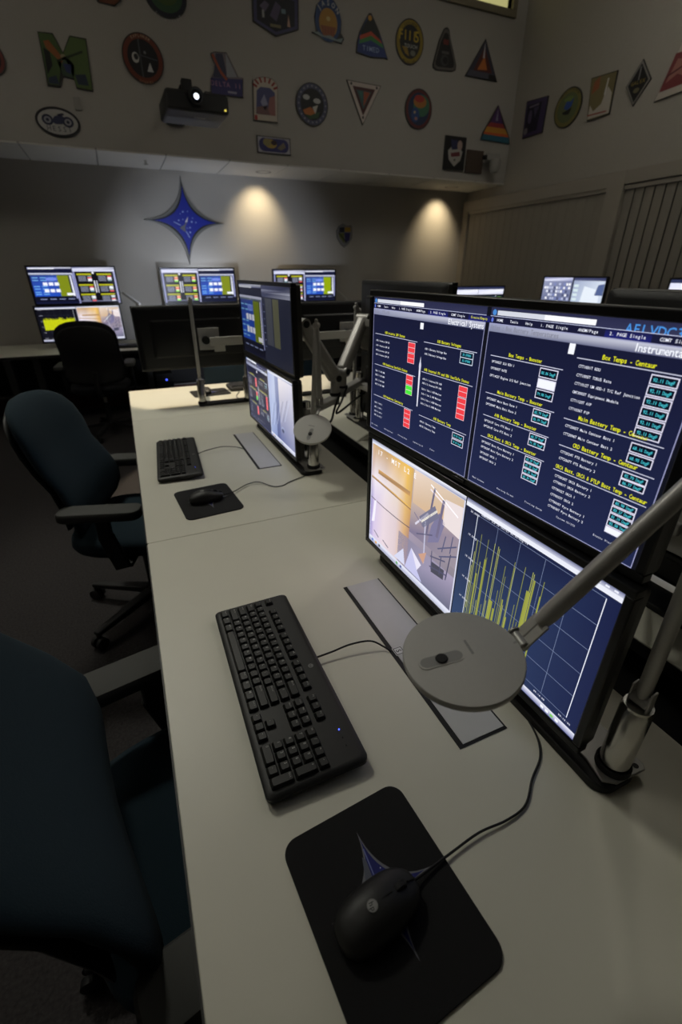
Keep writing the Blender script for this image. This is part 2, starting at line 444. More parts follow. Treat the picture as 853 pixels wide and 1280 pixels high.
def page_temps(A, u0, u1):
    page_chrome(A, u0, u1, 'Atlas : Box Battery Temperatures', 'Instrumentation', ['HOME', 'Tools', 'Help', '1. PAGE Single', 'ANOM/Page', '2. PAGE Single', 'COMT Single', 'Create/Empty'])
    A.rect(507, 237, 516, 250, (236, 238, 246), 4)
    section(A, 369, 505, 216, 'Box Temps - Booster', ['DPT0002T SCA RDU 1', 'DPT0003T RATE', 'DPT1452T Engine 2/3 Ref Junction'], [208, 198, 187], hc=438)
    for k, t in enumerate(['80.06 DegF', None, '79.98 DegF']):
        valbox(A, 468, 213.5 - 14.5 * k, 31, 13, t, None if t else (236, 238, 246))
    section(A, 370, 506, 159, 'Main Battery Temp - Booster', ['DPT2003T Main Batt Rate 1', 'DPT2004T Main Batt Rate 2'], [151, 142], hc=440)
    valbox(A, 470, 157, 31, 10, '82.79 DegF'); valbox(A, 470, 147, 31, 10, '82.79 DegF')
    section(A, 372, 506, 123, 'AVB Battery Temp - Booster', ['DPT2013T Core FTS Batt 1', 'DPT2014T Core FTS Batt 2'], [115, 106], hc=440)
    valbox(A, 472, 121, 31, 9.5, '68.77 DegF'); valbox(A, 472, 111.5, 31, 9.5, '71.95 DegF')
    section(A, 373, 507, 87, 'ORCA Batt & ORCA Temp - Booster', ['DPT2023T Batt Pyro Battery 1', 'DPT2024T Batt Pyro Battery 2', 'DPT2025T ORCA 1', 'DPT2026T ORCA 2'], [79, 70, 60, 51], hc=440)
    for k in range(4): valbox(A, 472, 85 - 9.4 * k, 31, 9, '60.39 DegF')
    section(A, 522, 655, 234, 'Box Temps - Centaur', ['CTT1001T RDU', 'CTT1005T TORUS Rate', 'CTT1012T UM ADD-1 T/C Ref Junction', 'CMT3003T Equipment Module', 'CTT1120T AIP', 'CTT1036T PIP'], [225, 214, 203.5, 192.5, 182, 171], hh=5.6, hw=3.5, hc=590)
    for k in range(6): valbox(A, 620, 231 - 12 * k, 31, 11.2, '92.11 DegF')
    section(A, 523, 658, 156, 'Main Battery Temp - Centaur', ['CTT2005T Main Centaur Batt 1', 'CTT2006T Main Centaur Batt 2'], [147.5, 136.5], hh=5.6, hw=3.5, hc=592)
    valbox(A, 621, 152.5, 31, 12, '68.16 DegF'); valbox(A, 621, 139.5, 31, 12, '68.95 DegF')
    section(A, 525, 659, 119, 'CRD Battery Temp - Centaur', ['CTT2024T FTS Battery 1', 'CTT2067T FTS Battery 2'], [111, 101.5], hh=5.6, hw=3.5, hc=592)
    valbox(A, 621, 115.5, 32, 9.5, '82.79 DegF'); valbox(A, 621, 106, 32, 9.5, '86.77 DegF')
    section(A, 525, 661, 83, 'ORCA Batt, ORCA & FTLP Batt Temp - Centaur', ['CTT0030T ORCA Battery 1', 'CTT0031T ORCA Battery 2', 'CTT0032T ORCA 1', 'CTT0033T ORCA 2', 'CTT0035T Pyro Battery 1', 'CTT0036T Pyro Battery 2'], [75, 66, 56, 46, 36, 27.5], hh=5.4, hw=3.15, hc=594)
    for k, t in enumerate(['80.98 DegF', '83.27 DegF', '81.19 DegF', '82.58 DegF', None]):
        valbox(A, 621, 77.5 - 9.6 * k, 31, 9.2, t, None if t else (236, 238, 246))
    for k, t in enumerate(['Next Screens', 'Resizing Screen', 'Plotting Setup', 'Custom SC/SSS', 'Events Windows']):
        A.text(t, 368 + 60 * k, 9 + k * 2.0, 2.7, (206, 208, 226), 4, .64)
def page_camera(A, u0, u1, cold=False, text=True):
    w = u1 - u0; X = lambda f: u0 + w * f
    A.rect(u0, 0, u1, SH, (206, 208, 226), 0)
    A.grad(u0, 274, u1, SH, [(226, 228, 240), (120, 124, 160), (232, 234, 244), (120, 124, 160)], 1)
    v0, v1 = 17, 273
    A.grad(X(.01), v0, X(.99), v1, [(150, 140, 176), (104, 104, 124), (176, 160, 160), (206, 180, 150)], 1)
    if cold:
        A.grad(X(.01), v0, X(.3), v1, [(150, 165, 205), (120, 135, 185), (190, 200, 225), (170, 180, 215)], 2)
        A.grad(X(.3), v0, X(.45), v1, [(70, 80, 130), (90, 100, 150), (130, 140, 180), (150, 160, 195)], 2)
        A.grad(X(.45), v0, X(.99), v1, [(90, 100, 150), (130, 135, 170), (210, 208, 222), (225, 220, 225)], 2)
        for k in range(9):
            A.line((X(.08 * k), 40 + 9 * k), (X(.15 + .09 * k), 150 + 8 * k), 3, (90, 98, 140) if k % 2 else (200, 206, 228), 3)
        A.ell(X(.55), 70, 22, 12, (150, 158, 190), 4); A.ell(X(.55), 66, 16, 8, (60, 66, 100), 5)
    else:
        # launch-vehicle cylinder on the left
        xs = [.01, .06, .2, .36, .46, .52]
        top = [(208, 172, 132), (196, 160, 112), (190, 152, 100), (220, 176, 92), (232, 186, 84), (202, 164, 96)]
        mid = [(214, 196, 206), (232, 224, 234), (226, 216, 222), (222, 206, 196), (216, 176, 110), (196, 150, 90)]
        low = [(150, 140, 200), (206, 192, 222), (224, 208, 216), (214, 196, 200), (206, 166, 120), (170, 130, 110)]
        for k in range(5):
            a, c = X(xs[k]), X(xs[k + 1])
            s0, s1 = 14 * xs[k], 14 * xs[k + 1]
            for (g0, g1, ca, cb) in ((190, v1, mid, top), (185, 191, top, top), (118, 185, low, mid), (v0, 118, low, low)):
                sk0 = -60 * xs[k] if g1 != v1 else 0
                A.p.append(([(a, max(v0, g0 - 20 * xs[k])), (c, max(v0, g0 - 20 * xs[k + 1])), (c, g1 if g1 == v1 else g1 - 20 * xs[k + 1]), (a, g1 if g1 == v1 else g1 - 20 * xs[k])],
                            [lin(ca[k]), lin(ca[k + 1]), lin(cb[k + 1]), lin(cb[k])], 2))
            A.line((a, 186 - 20 * xs[k]), (c, 186 - 20 * xs[k + 1]), 3.0, (150, 112, 84), 3)
            A.line((a, 128 + 60 * (xs[k] - .2) ** 2 - 10 * xs[k]), (c, 128 + 60 * (xs[k + 1] - .2) ** 2 - 10 * xs[k + 1]), 2.4, (92, 80, 96), 3)
        A.grad(X(.1), 205, X(.5), 216, [(150, 118, 86), (200, 150, 90), (168, 132, 96), (214, 164, 96)], 3)
        # far wall panels and lights
        A.grad(X(.53), 196, X(.99), v1, [(206, 178, 150), (212, 170, 120), (206, 184, 160), (226, 206, 190)], 2)
        A.poly([(X(.84), 196), (X(.99), 190), (X(.99), 258), (X(.84), 252)], (226, 214, 214), 3)
        A.grad(X(.52), 120, X(.99), 196, [(120, 112, 140), (150, 140, 150), (150, 136, 150), (190, 170, 160)], 2)
        A.grad(X(.40), v0, X(.99), 100, [(130, 128, 156), (100, 102, 124), (160, 150, 176), (128, 124, 146)], 2)
        for (p, q, wd, c) in (((.70, .96), (.96, .84), 3, (250, 246, 250)), ((.70, .92), (.86, .86), 4, (236, 222, 226)), ((.64, .58), (.78, .77), 26, (112, 112, 136)), ((.64, .585), (.78, .775), 5, (244, 238, 224)), ((.58, .52), (.70, .70), 5, (210, 206, 222)),
                              ((.70, .50), (.74, .95), 6, (104, 100, 126)), ((.80, .55), (.83, .9), 8, (110, 104, 132)), ((.76, .34), (.90, .40), 3, (80, 80, 108)), ((.76, .24), (.93, .29), 3, (80, 80, 108)),
                              ((.78, .22), (.77, .40), 3, (80, 80, 108)), ((.86, .24), (.86, .42), 3, (80, 80, 108)), ((.92, .24), (.94, .50), 3, (66, 66, 92)), ((.82, .46), (.98, .60), 3, (84, 86, 118)), ((.84, .40), (.99, .52), 3, (84, 86, 118)),
                              ((.70, .22), (.68, .62), 4, (190, 190, 214)), ((.60, .44), (.76, .54), 3, (90, 88, 116)), ((.56, .62), (.66, .55), 3, (120, 112, 136)), ((.86, .46), (.88, .62), 3, (84, 86, 118)), ((.93, .5), (.94, .66), 3, (84, 86, 118))):
            A.line((X(p[0]), v0 + 256 * p[1]), (X(q[0]), v0 + 256 * q[1]), wd, c, 4)
        A.poly([(X(.72), 130), (X(.82), 150), (X(.86), 200), (X(.8), 215), (X(.74), 175)], (120, 116, 150), 3)
        A.poly([(X(.78), 68), (X(.9), 74), (X(.9), 98), (X(.78), 94)], (70, 70, 84), 3)
        A.poly([(X(.36), 20), (X(.50), 22), (X(.47), 64)], (206, 208, 232), 5)
        A.poly([(X(.50), 20), (X(.70), 20), (X(.64), 40), (X(.56), 84)], (190, 190, 226), 5)
        A.poly([(X(.56), 84), (X(.64), 40), (X(.68), 62)], (224, 220, 236), 6)
        A.poly([(X(.64), 84), (X(.72), 104), (X(.70), 70)], (196, 152, 130), 5)
        A.poly([(X(.03), 60), (X(.07), 66), (X(.09), 130), (X(.06), 124)], (236, 232, 246), 4)
        A.line((X(.07), 40), (X(.14), 30), 3, (90, 84, 110), 5); A.line((X(.2), 34), (X(.28), 26), 3, (90, 84, 110), 5)
    if text: A.text('17 - MST L2 E', u0 + 28, 254, 11.5, (246, 246, 250), 8, .80)
    A.grad(u0, 2, u1, 15, [(150, 154, 190), (190, 194, 214), (224, 226, 238), (226, 228, 238)], 7)
    for k in range(5): A.rect(u0 + 16 + 18 * k + (70 if k > 2 else 0), 5, u0 + 24 + 18 * k + (70 if k > 2 else 0), 12, [(70, 110, 200), (220, 160, 60), (60, 60, 70), (90, 160, 90), (60, 80, 150)][k], 8)
def page_chart(A, u0, u1, filled=False):
    A.grad(u0, 0, u1, SH, [(48, 68, 104), (26, 34, 70), (26, 32, 66), (22, 24, 52)] if not filled else [(16, 16, 26)] * 4, 0)
    A.grad(u0, 273, u1, SH, [(210, 212, 226), (210, 212, 226), (90, 96, 140), (60, 66, 120)], 1)
    A.rect(u0, 268, u1, 276, (226, 228, 238), 2)
    for k in range(3): A.rect(u1 - 40 + 13 * k, 278, u1 - 34 + 13 * k, 281, (226, 228, 240), 3)
    o = u0 - 363; LC = (112, 124, 154) if not filled else (70, 72, 84)
    for k in range(6):
        u = o + 396 + 51.2 * k
        A.line((u, 30), (u, 262), .8 if k < 5 else 1.3, LC if k < 5 else (226, 228, 240), 3)
        v = 262 - 46.4 * k
        A.line((o + 396, v), (o + 652, v), .9, LC, 3)
        if k: A.text('19.5Aug', o + 378, v - 2, 4, WH, 4, .6)
        A.text('09:1%d:00' % k, u - 14, 21, 3.4, WH, 4, .6)
    A.text('20,0000', o + 376, 260, 4, WH, 4, .6); A.text('ARM0001 SCB 28 SERIES 40,30-Aug-14', o + 404, 265.4, 3.6, (210, 214, 228), 4, .62)
    rnd = random.Random(3 if not filled else 4)
    Y1 = (146, 150, 64) if not filled else (206, 214, 20)
    if filled:
        for k in range(74):
            u = o + 398 + 3.4 * k
            A.rect(u, 92 + rnd.random() * 8, u + 3.1, 176 + rnd.random() * 22, Y1 if k % 5 else (150, 156, 20), 5)
    else:
        for (u, v) in ((399, 158), (402, 190), (405, 216), (409, 120), (413, 232), (416, 140), (420, 178), (426, 96), (431, 231), (434, 196), (440, 96), (447, 232), (450, 112), (456, 231), (459, 228), (463, 84), (472, 150), (478, 205), (482, 186), (489, 130), (496, 224), (498, 214), (506, 90), (512, 148), (518, 228), (524, 120), (530, 180), (534, 228), (537, 226), (541, 210), (548, 96), (557, 225)):
            A.line((o + u, 34 if u % 2 else 60), (o + u, v), 1.2, (132, 136, 66) if u % 3 else (164, 168, 84), 5)
        for (u, w, v) in ((415, 3.5, 150), (431, 4, 190), (461, 8, 120), (470, 5, 108), (500, 3, 112), (516, 6, 96), (533, 8, 190), (540, 3, 216), (556, 2.6, 196), (486, 3, 140)):
            A.rect(o + u - w / 2, 36, o + u + w / 2, v, (146, 150, 64), 5)
        A.line((o + 396, 30), (o + 396, 262), 1.4, (210, 214, 226), 6)
    A.grad(u0, 2, u1, 15, [(130, 134, 170), (110, 114, 160), (224, 226, 238), (214, 216, 232)], 6)
    for k in range(4): A.rect(u1 - 66 + 10 * k, 5, u1 - 60 + 10 * k, 10, [(236, 238, 246), (236, 238, 246), (120, 200, 90), (236, 238, 246)][k], 7)
def page_blue(A, u0, u1, bright=1.0, ol=(122, 134, 26)):
    B = lambda c: tuple(v * bright for v in c)
    A.rect(u0, 0, u1, SH, B((18, 22, 50)), 0)
    A.grad(u0, 272, u1, SH, [B((150, 155, 200)), B((60, 64, 110)), B((226, 228, 240)), B((70, 76, 130))], 1)
    A.rect(u0 + 4, 270, u0 + 200, 280, B((226, 228, 240)), 2)
    A.rect(u0, 262, u1, 270, B((18, 20, 44)), 1)
    A.rect(u0, 230, u1, 240, B((200, 202, 226)), 1); A.rect(u0, 224, u1, 231, B((96, 110, 120)), 1)
    A.grad(u0 + 8, 60, u0 + 210, 224, [B((36, 84, 196)), B((36, 72, 176)), B((40, 70, 160)), B((44, 60, 130))], 1)
    A.rect(u0 + 205, 60, u0 + 292, 222, B(ol), 2)
    A.text('ECS', u0 + 170, 226, 5, B((236, 236, 246)), 3, .7, 'c')
    for v in (204, 184, 138, 118, 92, 76):
        for k in range(3 if v > 150 else 2): A.rect(u0 + 16 + 60 * k, v - 3, u0 + 60 + 60 * k, v + 3, B((120, 180, 230)), 3)
    for v in (156, 104):
        for k in range(3): A.rect(u0 + 88 + 44 * k, v - 12, u0 + 122 + 44 * k, v + 12, B((236, 238, 250)), 4)
    A.rect(u0 + 118, 182, u0 + 200, 206, B((110, 130, 220)), 3)
    A.rect(u0 + 254, 66, u0 + 318, 84, B((240, 242, 250)), 4)
    A.poly([(u0 + 304, 60), (u0 + 318, 60), (u0 + 314, 222), (u0 + 304, 222)], B((232, 234, 246)), 5)
    A.rect(u0 + 322, 40, u0 + 334, 230, B((150, 154, 200)), 3)
    A.rect(u0, 16, u0 + 334, 52, B((14, 16, 34)), 2)
    for k in range(4): A.rect(u0 + 40 + 72 * k, 34, u0 + 90 + 72 * k, 40, B((130, 140, 180)), 3)
def page_blocks(A, u0, u1, variant=0):
    A.rect(u0, 0, u1, SH, (14, 14, 22), 0)
    A.grad(u0, 268, u1, SH, [(226, 228, 240), (70, 76, 120), (214, 216, 236), (90, 96, 160)], 1)
    A.grad(u0, 252, u1, 268, [(206, 208, 232), (196, 198, 224), (224, 226, 240), (200, 202, 226)], 1)
    A.rect(u0, 0, u0 + 12, 252, (140, 144, 190), 1); A.rect(u1 - 12, 0, u1, 252, (170, 172, 214), 1)
    for i, ub in enumerate((u0 + 26, u0 + 186)):
        for j, vb in enumerate((236, 152, 76)):
            A.rect(ub, vb - 12, ub + 116, vb, (176, 176, 30), 2)
            for k in range(4): A.rect(ub + 8, vb - 26 - 11 * k, ub + 70, vb - 19 - 11 * k, (128, 132, 150), 2)
            for k in range(4):
                c = ((236, 238, 246), (120, 150, 160), (230, 80, 84), (236, 238, 246))[(k + i + j + variant) % 4] if variant else ((240, 190, 150), (236, 100, 80), (232, 226, 200), (150, 230, 80))[k]
                A.rect(ub + 82, vb - 27 - 11 * k, ub + 114, vb - 17 - 11 * k, c, 3)
    A.rect(u0 + 150, 234, u0 + 164, 250, (240, 240, 248), 3)
    A.rect(u0 + 152, 84, u0 + 160, 180, (240, 240, 250), 3); A.rect(u0 + 172, 84, u0 + 178, 180, (220, 222, 240), 3)
    A.rect(u0, 12, u1, 20, (110, 112, 140), 2)
def page_dim(A, u0, u1):
    A.grad(u0, 0, u1, SH, [(28, 31, 46), (24, 27, 42), (28, 30, 42), (33, 35, 50)], 0)
    A.grad(u0, 244, u1, SH, [(50, 54, 78), (120, 122, 136), (38, 40, 62), (60, 63, 84)], 1)
    A.grad(u0, 258, u1, 270, [(62, 64, 86), (150, 152, 166), (50, 52, 74), (120, 123, 142)], 2)
    A.grad(u0 + 40, 70, u0 + 120, 240, [(52, 54, 62), (52, 54, 62), (58, 60, 66), (58, 60, 66)], 2)
    A.grad(u0 + 130, 70, u0 + 200, 240, [(66, 66, 52), (66, 66, 52), (70, 70, 54), (70, 70, 54)], 2)
    for k in range(7): A.line((u0 + 12, 60 + 26 * k), (u0 + 26, 60 + 26 * k), 2, (110, 116, 150), 3)
def page_grid(A, u0, u1):
    A.grad(u0, 0, u1, SH, [(70, 80, 116), (110, 118, 150), (120, 126, 160), (150, 156, 186)], 0)
    A.grad(u0, 256, u1, SH, [(226, 228, 246), (120, 126, 170), (200, 204, 232), (90, 96, 150)], 1)
    A.rect(u0, 0, u1, 22, (40, 42, 66), 1)
    rnd = random.Random(5)
    for i in range(11):
        for j in range(7):
            if rnd.random() < .72: A.rect(u0 + 16 + 28 * i, 40 + 30 * j, u0 + 38 + 28 * i, 60 + 30 * j, rnd.choice([(226, 228, 240), (180, 186, 214), (120, 130, 180), (240, 240, 246), (70, 76, 110)]), 2)
def page_pale(A, u0, u1):
    A.grad(u0, 0, u1, SH, [(170, 186, 210), (196, 206, 222), (206, 214, 228), (150, 160, 190)], 0)
    A.grad(u0, 262, u1, SH, [(90, 96, 130), (60, 66, 100), (50, 54, 90), (40, 44, 80)], 1)
    for k in range(6): A.rect(u0 + 10, 30 + 36 * k, u0 + 60, 52 + 36 * k, (206, 222, 226), 2)
    A.poly([(u0 + 90, 20), (u0 + 300, 40), (u0 + 280, 190), (u0 + 120, 220)], (222, 230, 240), 2)
    A.poly([(u0 + 240, 150), (u0 + 320, 150), (u0 + 320, 240), (u0 + 260, 230)], (80, 96, 140), 3)
def page_bar(A, u0, u1):
    A.rect(u0, 0, u1, SH, (18, 20, 34), 0)
    A.grad(u0, 214, u1, 262, [(224, 226, 242), (206, 208, 228), (240, 241, 250), (214, 216, 240)], 1)
    A.rect(u0, 262, u1, SH, (44, 50, 84), 1)
    for k in range(4): A.rect(u0 + 20 + 80 * k, 150, u0 + 70 + 80 * k, 190, [(90, 96, 120), (120, 170, 60), (70, 110, 130), (90, 140, 60)][k], 2)
    A.line((u0 + 200, 120), (u0 + 240, 200), 6, (230, 232, 246), 3)

# ------------------------------------------------------------------ monitor
def monitor_meshes():
    bz = MB(); W, H = .70, .31; w, h = .673, .284
    def fr(u0, u1, v0, v1): bz.box(((u0 + u1) / 2, .006, (v0 + v1) / 2), (u1 - u0, .020, v1 - v0))
    fr(-W / 2, W / 2, h / 2, H / 2); fr(-W / 2, W / 2, -H / 2, -h / 2); fr(-W / 2, -w / 2, -h / 2, h / 2); fr(w / 2, W / 2, -h / 2, h / 2)
    bz.box((0, -.005, H / 2 - .0065 - .297), (.034, .004, .007))          # small sensor tab under the picture
    me_b = bz.build('bezel', 'monitor_black')
    cs = MB()
    def ring(y, sx, sz, r=.012):
        return [(u, y, v) for u, v in rrect(W * sx, H * sz, r, 3)]
    cs.loft([ring(.012, .998, .998), ring(.032, .992, .985)], 1)
    cs.loft([ring(.0318, .985, .975), ring(.040, .93, .90)])
    cs.loft([ring(.038, .80, .60), ring(.049, .76, .54)])
    cs.box((0, .048, .0), (.13, .008, .11))
    for k in range(9): cs.box((-.10 + .025 * k, .0470, .062), (.012, .003, .006))
    cs.box((-.175, .0475, -.02), (.07, .003, .008)); cs.box((.0, .0475, -.07), (.09, .003, .010))
    me_c = cs.build('casing', ['monitor_back', 'monitor_side'])
    r = (me_b.data, me_c.data)
    bpy.data.objects.remove(me_b); bpy.data.objects.remove(me_c)
    return r
BEZ, CAS = monitor_meshes()
SCREEN_CACHE = {}
def screen_mesh(key, pages):
    if key in SCREEN_CACHE: return SCREEN_CACHE[key]
    A = Art()
    A.rect(0, 0, SW, SH, (16, 17, 26), -2)
    for fn, u0, u1, kw in pages: fn(A, u0, u1, **kw)
    mb = MB()
    mb.art(A, lambda u, v, l: ((min(max(u, 0), SW) - SW / 2) / 1000, -.0006 - .00011 * (l + 2), (min(max(v, 0), SH) - SH / 2) / 1000))
    o = mb.build('picture', 'screen', smooth=False)
    SCREEN_CACHE[key] = o.data; bpy.data.objects.remove(o)
    return SCREEN_CACHE[key]
def monitor(label, loc, rz, key, pages, scale=1.0, group=None, stand=None):
    t = thing('computer_monitor', label, 'monitor', loc, rz, group)
    t.scale = (scale,) * 3
    link('bezel', BEZ, t, bevel=.002); link('casing', CAS, t, bevel=.002)
    link('screen', screen_mesh(key, pages), t)
    if stand:
        sb = MB(); sb.prism(rrect(.34, .17, .03, 5, 0, .04), -stand, -stand + .012); sb.build('stand_base', 'black_plastic', t, bevel=.003)
        nb = MB(); nb.bar((0, .075, -stand + .01), (0, .060, .02), .07, .03); nb.build('stand_neck', 'black_plastic', t, bevel=.004)
    return t
Lp, Rp = (0, 350), (354, 673)
P_AB = [(page_electrical, 3, 348, {}), (page_temps, 357, 668, {})]
P_CD = [(page_camera, 3, 360, {}), (page_chart, 363, 672, {})]
P_EF = [(page_blue, 2, 336, {'bright': .68, 'ol': (116, 132, 24)}), (page_dim, 340, 672, {})]
P_AC = [(page_electrical, 3, 348, {}), (page_camera, 354, 672, {'cold': True, 'text': False})]
P_W1 = [(page_blue, 2, 334, {}), (page_blocks, 338, 672, {'variant': 1})]
P_W1b = [(page_chart, 2, 316, {'filled': True}), (page_camera, 320, 672, {'text': False})]
P_W2 = [(page_blocks, 2, 334, {'variant': 0}), (page_blue, 338, 672, {})]
P_W3 = [(page_blocks, 2, 334, {'variant': 2}), (page_blue, 338, 672, {'ol': (140, 160, 10)})]
P_M1 = [(page_grid, 2, 334, {}), (page_pale, 350, 672, {})]
P_M2 = [(page_bar, 2, 334, {}), (page_bar, 338, 672, {})]

ST = 1.327                                 # pitch between stations
RZN = R(-90)
GM = 'monitors stacked on the long desk'
monitor('near upper wide monitor showing two navy status pages with yellow headings', (.513, .620, 1.251), R(-87.4), 'AB', P_AB, group=GM)
monitor('near lower wide monitor showing a launch tower camera view beside a line chart', (.508, .613, .939), R(-88.8), 'CD', P_CD, group=GM)
monitor('upper monitor of the farther stack, blue page with olive block on its left half', (.513, .620 + ST, 1.251), R(-88), 'EF', P_EF, group=GM)
monitor('lower monitor of the farther stack, red status blocks beside a pale camera view', (.508, .613 + ST, .939), R(-89), 'AC', P_AC, group=GM)
# back-to-back stations on the opposite side of the desks (180 degrees about OX, OY)
OX, OY = .802, 1.88
def opp(x, y): return (2 * OX - x, 2 * OY - y)
GO = 'monitors on the opposite desk seen from behind'
for k, nm in ((0, 'second-row'), (1, 'first-row')):
    x, y = opp(.513, .620 + ST * k + (0 if k == 0 else 0))
    y = 2 * OY - (.620 + ST * (1 - k)) if True else y
for (yy, w1) in ((1.82, 'beyond the gap, behind the left part of the near upper monitor'), (1.82 - ST, 'beyond the gap, behind the right part of the near upper monitor')):
    monitor('upper monitor back ' + w1, (2 * OX - .513, yy, 1.251), R(90), 'EF', P_EF, group=GO)
    monitor('lower monitor back ' + w1.replace('upper', 'lower'), (2 * OX - .508, yy, .939), R(90), 'AC', P_AC, group=GO)
# pair on the end desk, backs towards the camera
GE = 'monitor pair on the end desk'
monitor('left monitor of the black-backed pair on the end desk, behind the tall lamp pole', (.42, 2.89, 1.108), R(180), 'W2', P_W2, 1.09, GE)
monitor('right monitor of the black-backed pair on the end desk, half hidden by the farther stack', (1.29, 2.89, 1.108), R(180), 'W3', P_W3, 1.09, GE)
# wall desk monitors
GW = 'monitors along the back wall'
monitor('top monitor of the far left stack by the wall, blue page beside status blocks', (-.378, 5.68, 1.315), 0, 'W1', P_W1, 1.122, GW)
monitor('bottom monitor of the far left stack, yellow chart beside an orange camera view', (-.405, 5.68, .967), 0, 'W1b', P_W1b, 1.122, GW, stand=.2023)
monitor('wall monitor directly below the blue star, seen over the black monitor backs', (.822, 5.68, 1.303), 0, 'W2', P_W2, 1.122, GW)
monitor('lower wall monitor beneath the one under the blue star, mostly hidden', (.822, 5.68, .955), 0, 'W1b', P_W1b, 1.122, GW, stand=.1916)
monitor('wall monitor partly hidden behind the farther stack, below the shield crest', (2.035, 5.68, 1.289), 0, 'W3', P_W3, 1.122, GW)
monitor('lower wall monitor under the one below the shield crest, mostly hidden', (2.035, 5.68, .941), 0, 'W1b', P_W1b, 1.122, GW, stand=.179)
# second bank on the right
GR = 'monitors on the right bank of desks'
monitor('distant screen in front of the blinds with grey cells and a pale picture', (3.75, 3.36, 1.247), R(-90), 'M1', P_M1, group=GR)
monitor('distant screen at the right picture edge with a white bar over dark panels', (3.75, 3.36 - ST * .92, 1.244), R(-90), 'M2', P_M2, group=GR)
monitor('distant screen showing only its white top bar above the near monitor', (3.43, 4.25, 1.155), 0, 'M3', P_M2, .98, GR)
for (x, y, rz, nm) in ((3.75, 3.36, -90, 'under the screen with grey cells'), (3.75, 3.36 - ST * .92, -90, 'under the screen at the right edge')):
    monitor('hidden lower monitor ' + nm, (x, y, .934), R(rz), 'CD', P_CD, group=GR, stand=.194)

# ------------------------------------------------------------------ desks
def desk(name, label, x0, x1, y0, y1, legs, group=None, modesty=None, cut=None):
    t = thing(name, label, 'desk', ((x0 + x1) / 2, (y0 + y1) / 2, 0), group=group)
    cx, cy = (x0 + x1) / 2, (y0 + y1) / 2
    b = MB(); b.prism(rrect(x1 - x0 - .006, y1 - y0 - .0005, .005, 3), DZ - .028, DZ); b.build('worktop', 'laminate', t, bevel=.0015)
    b = MB(); b.prism(rrect(x1 - x0, y1 - y0, .010, 3), DZ - .0315, DZ - .0035); b.build('edge_band', 'laminate_edge', t)
    for (lx0, lx1, ly0, ly1) in legs:
        b = MB(); b.box(((lx0 + lx1) / 2 - cx, (ly0 + ly1) / 2 - cy, (DZ - .035) / 2), (lx1 - lx0, ly1 - ly0, DZ - .035)); b.build('leg_panel', 'under_dark', t, bevel=.003)
    if modesty:
        mx0, mx1, my0, my1 = modesty
        b = MB(); b.box(((mx0 + mx1) / 2 - cx, (my0 + my1) / 2 - cy, .42), (mx1 - mx0, my1 - my0, .56)); b.build('modesty_panel', 'under_dark', t)
    return t
GD = 'long console desks'
desk('console_desk', 'pale console desk in front with the near keyboard and stacked monitors', -.064, .722, -.55, 1.262, [(.05, .68, -.5, -.47), (.05, .68, 1.2, 1.23)], GD, (.66, .68, -.5, 1.2))
desk('console_desk', 'pale console desk section with the farther keyboard and round-headed lamp', -.064, .722, 1.2628, 2.603, [(.05, .68, 2.54, 2.57)], GD, (.66, .68, 1.3, 2.5))
desk('console_desk', 'pale console desk across the dark cable gap, facing the other way', .882, 1.67, -.55, 2.60, [(.92, 1.6, -.5, -.47), (.92, 1.6, 1.2, 1.23), (.92, 1.6, 2.54, 2.57)], GD, (.92, .94, -.5, 2.5))
desk('end_desk', 'brightly lit desk across the end of the rows below black-backed monitors', -.064, 1.67, 2.604, 3.342, [(.05, .08, 2.66, 3.3), (1.55, 1.58, 2.66, 3.3), (.78, .81, 2.66, 3.3)], None, (.1, 1.5, 2.72, 2.74))
wd = desk('wall_desk', 'long pale desk against the back wall under the far monitors', -2.6, 4.4, 5.25, 6.12, [], None, None)
for x in (-1.15, -.90, .15, 1.45, 2.7, 3.9):
    b = MB(); b.box((x - .9, -.02, .355), (.06, .08, .70)); b.box((x - .9, -.05, .02), (.07, .62, .04)); b.build('leg', 'leg_grey', wd, bevel=.006)
b = MB(); b.box((0, .33, .45), (6.8, .02, .42)); b.build('modesty_panel', 'under_dark', wd)
desk('console_desk', 'pale console desk of the right bank before the blinds', 3.15, 3.95, .4, 3.85, [(3.25, 3.9, .45, .48), (3.25, 3.9, 2.1, 2.13), (3.25, 3.9, 3.78, 3.81)], GD, (3.9, 3.92, .5, 3.8))
desk('end_desk', 'pale desk across the far end of the right bank', 2.8, 4.2, 3.9, 4.6, [(2.9, 2.93, 3.95, 4.55), (4.1, 4.13, 3.95, 4.55)])
b = MB(); b.box((3.43, 4.30, .866), (.10, .04, .252)); b.prism(rrect(.3, .2, .03, 4, 3.43, 4.28), DZ, DZ + .012)
tag(b.build('monitor_stand', 'black_plastic', bevel=.004), 'black stand under the distant screen with the white top bar', 'monitor stand')
for (x, z0) in ((.822, 1.15), (2.035, 1.14), (-.39, 1.16)):
    pass

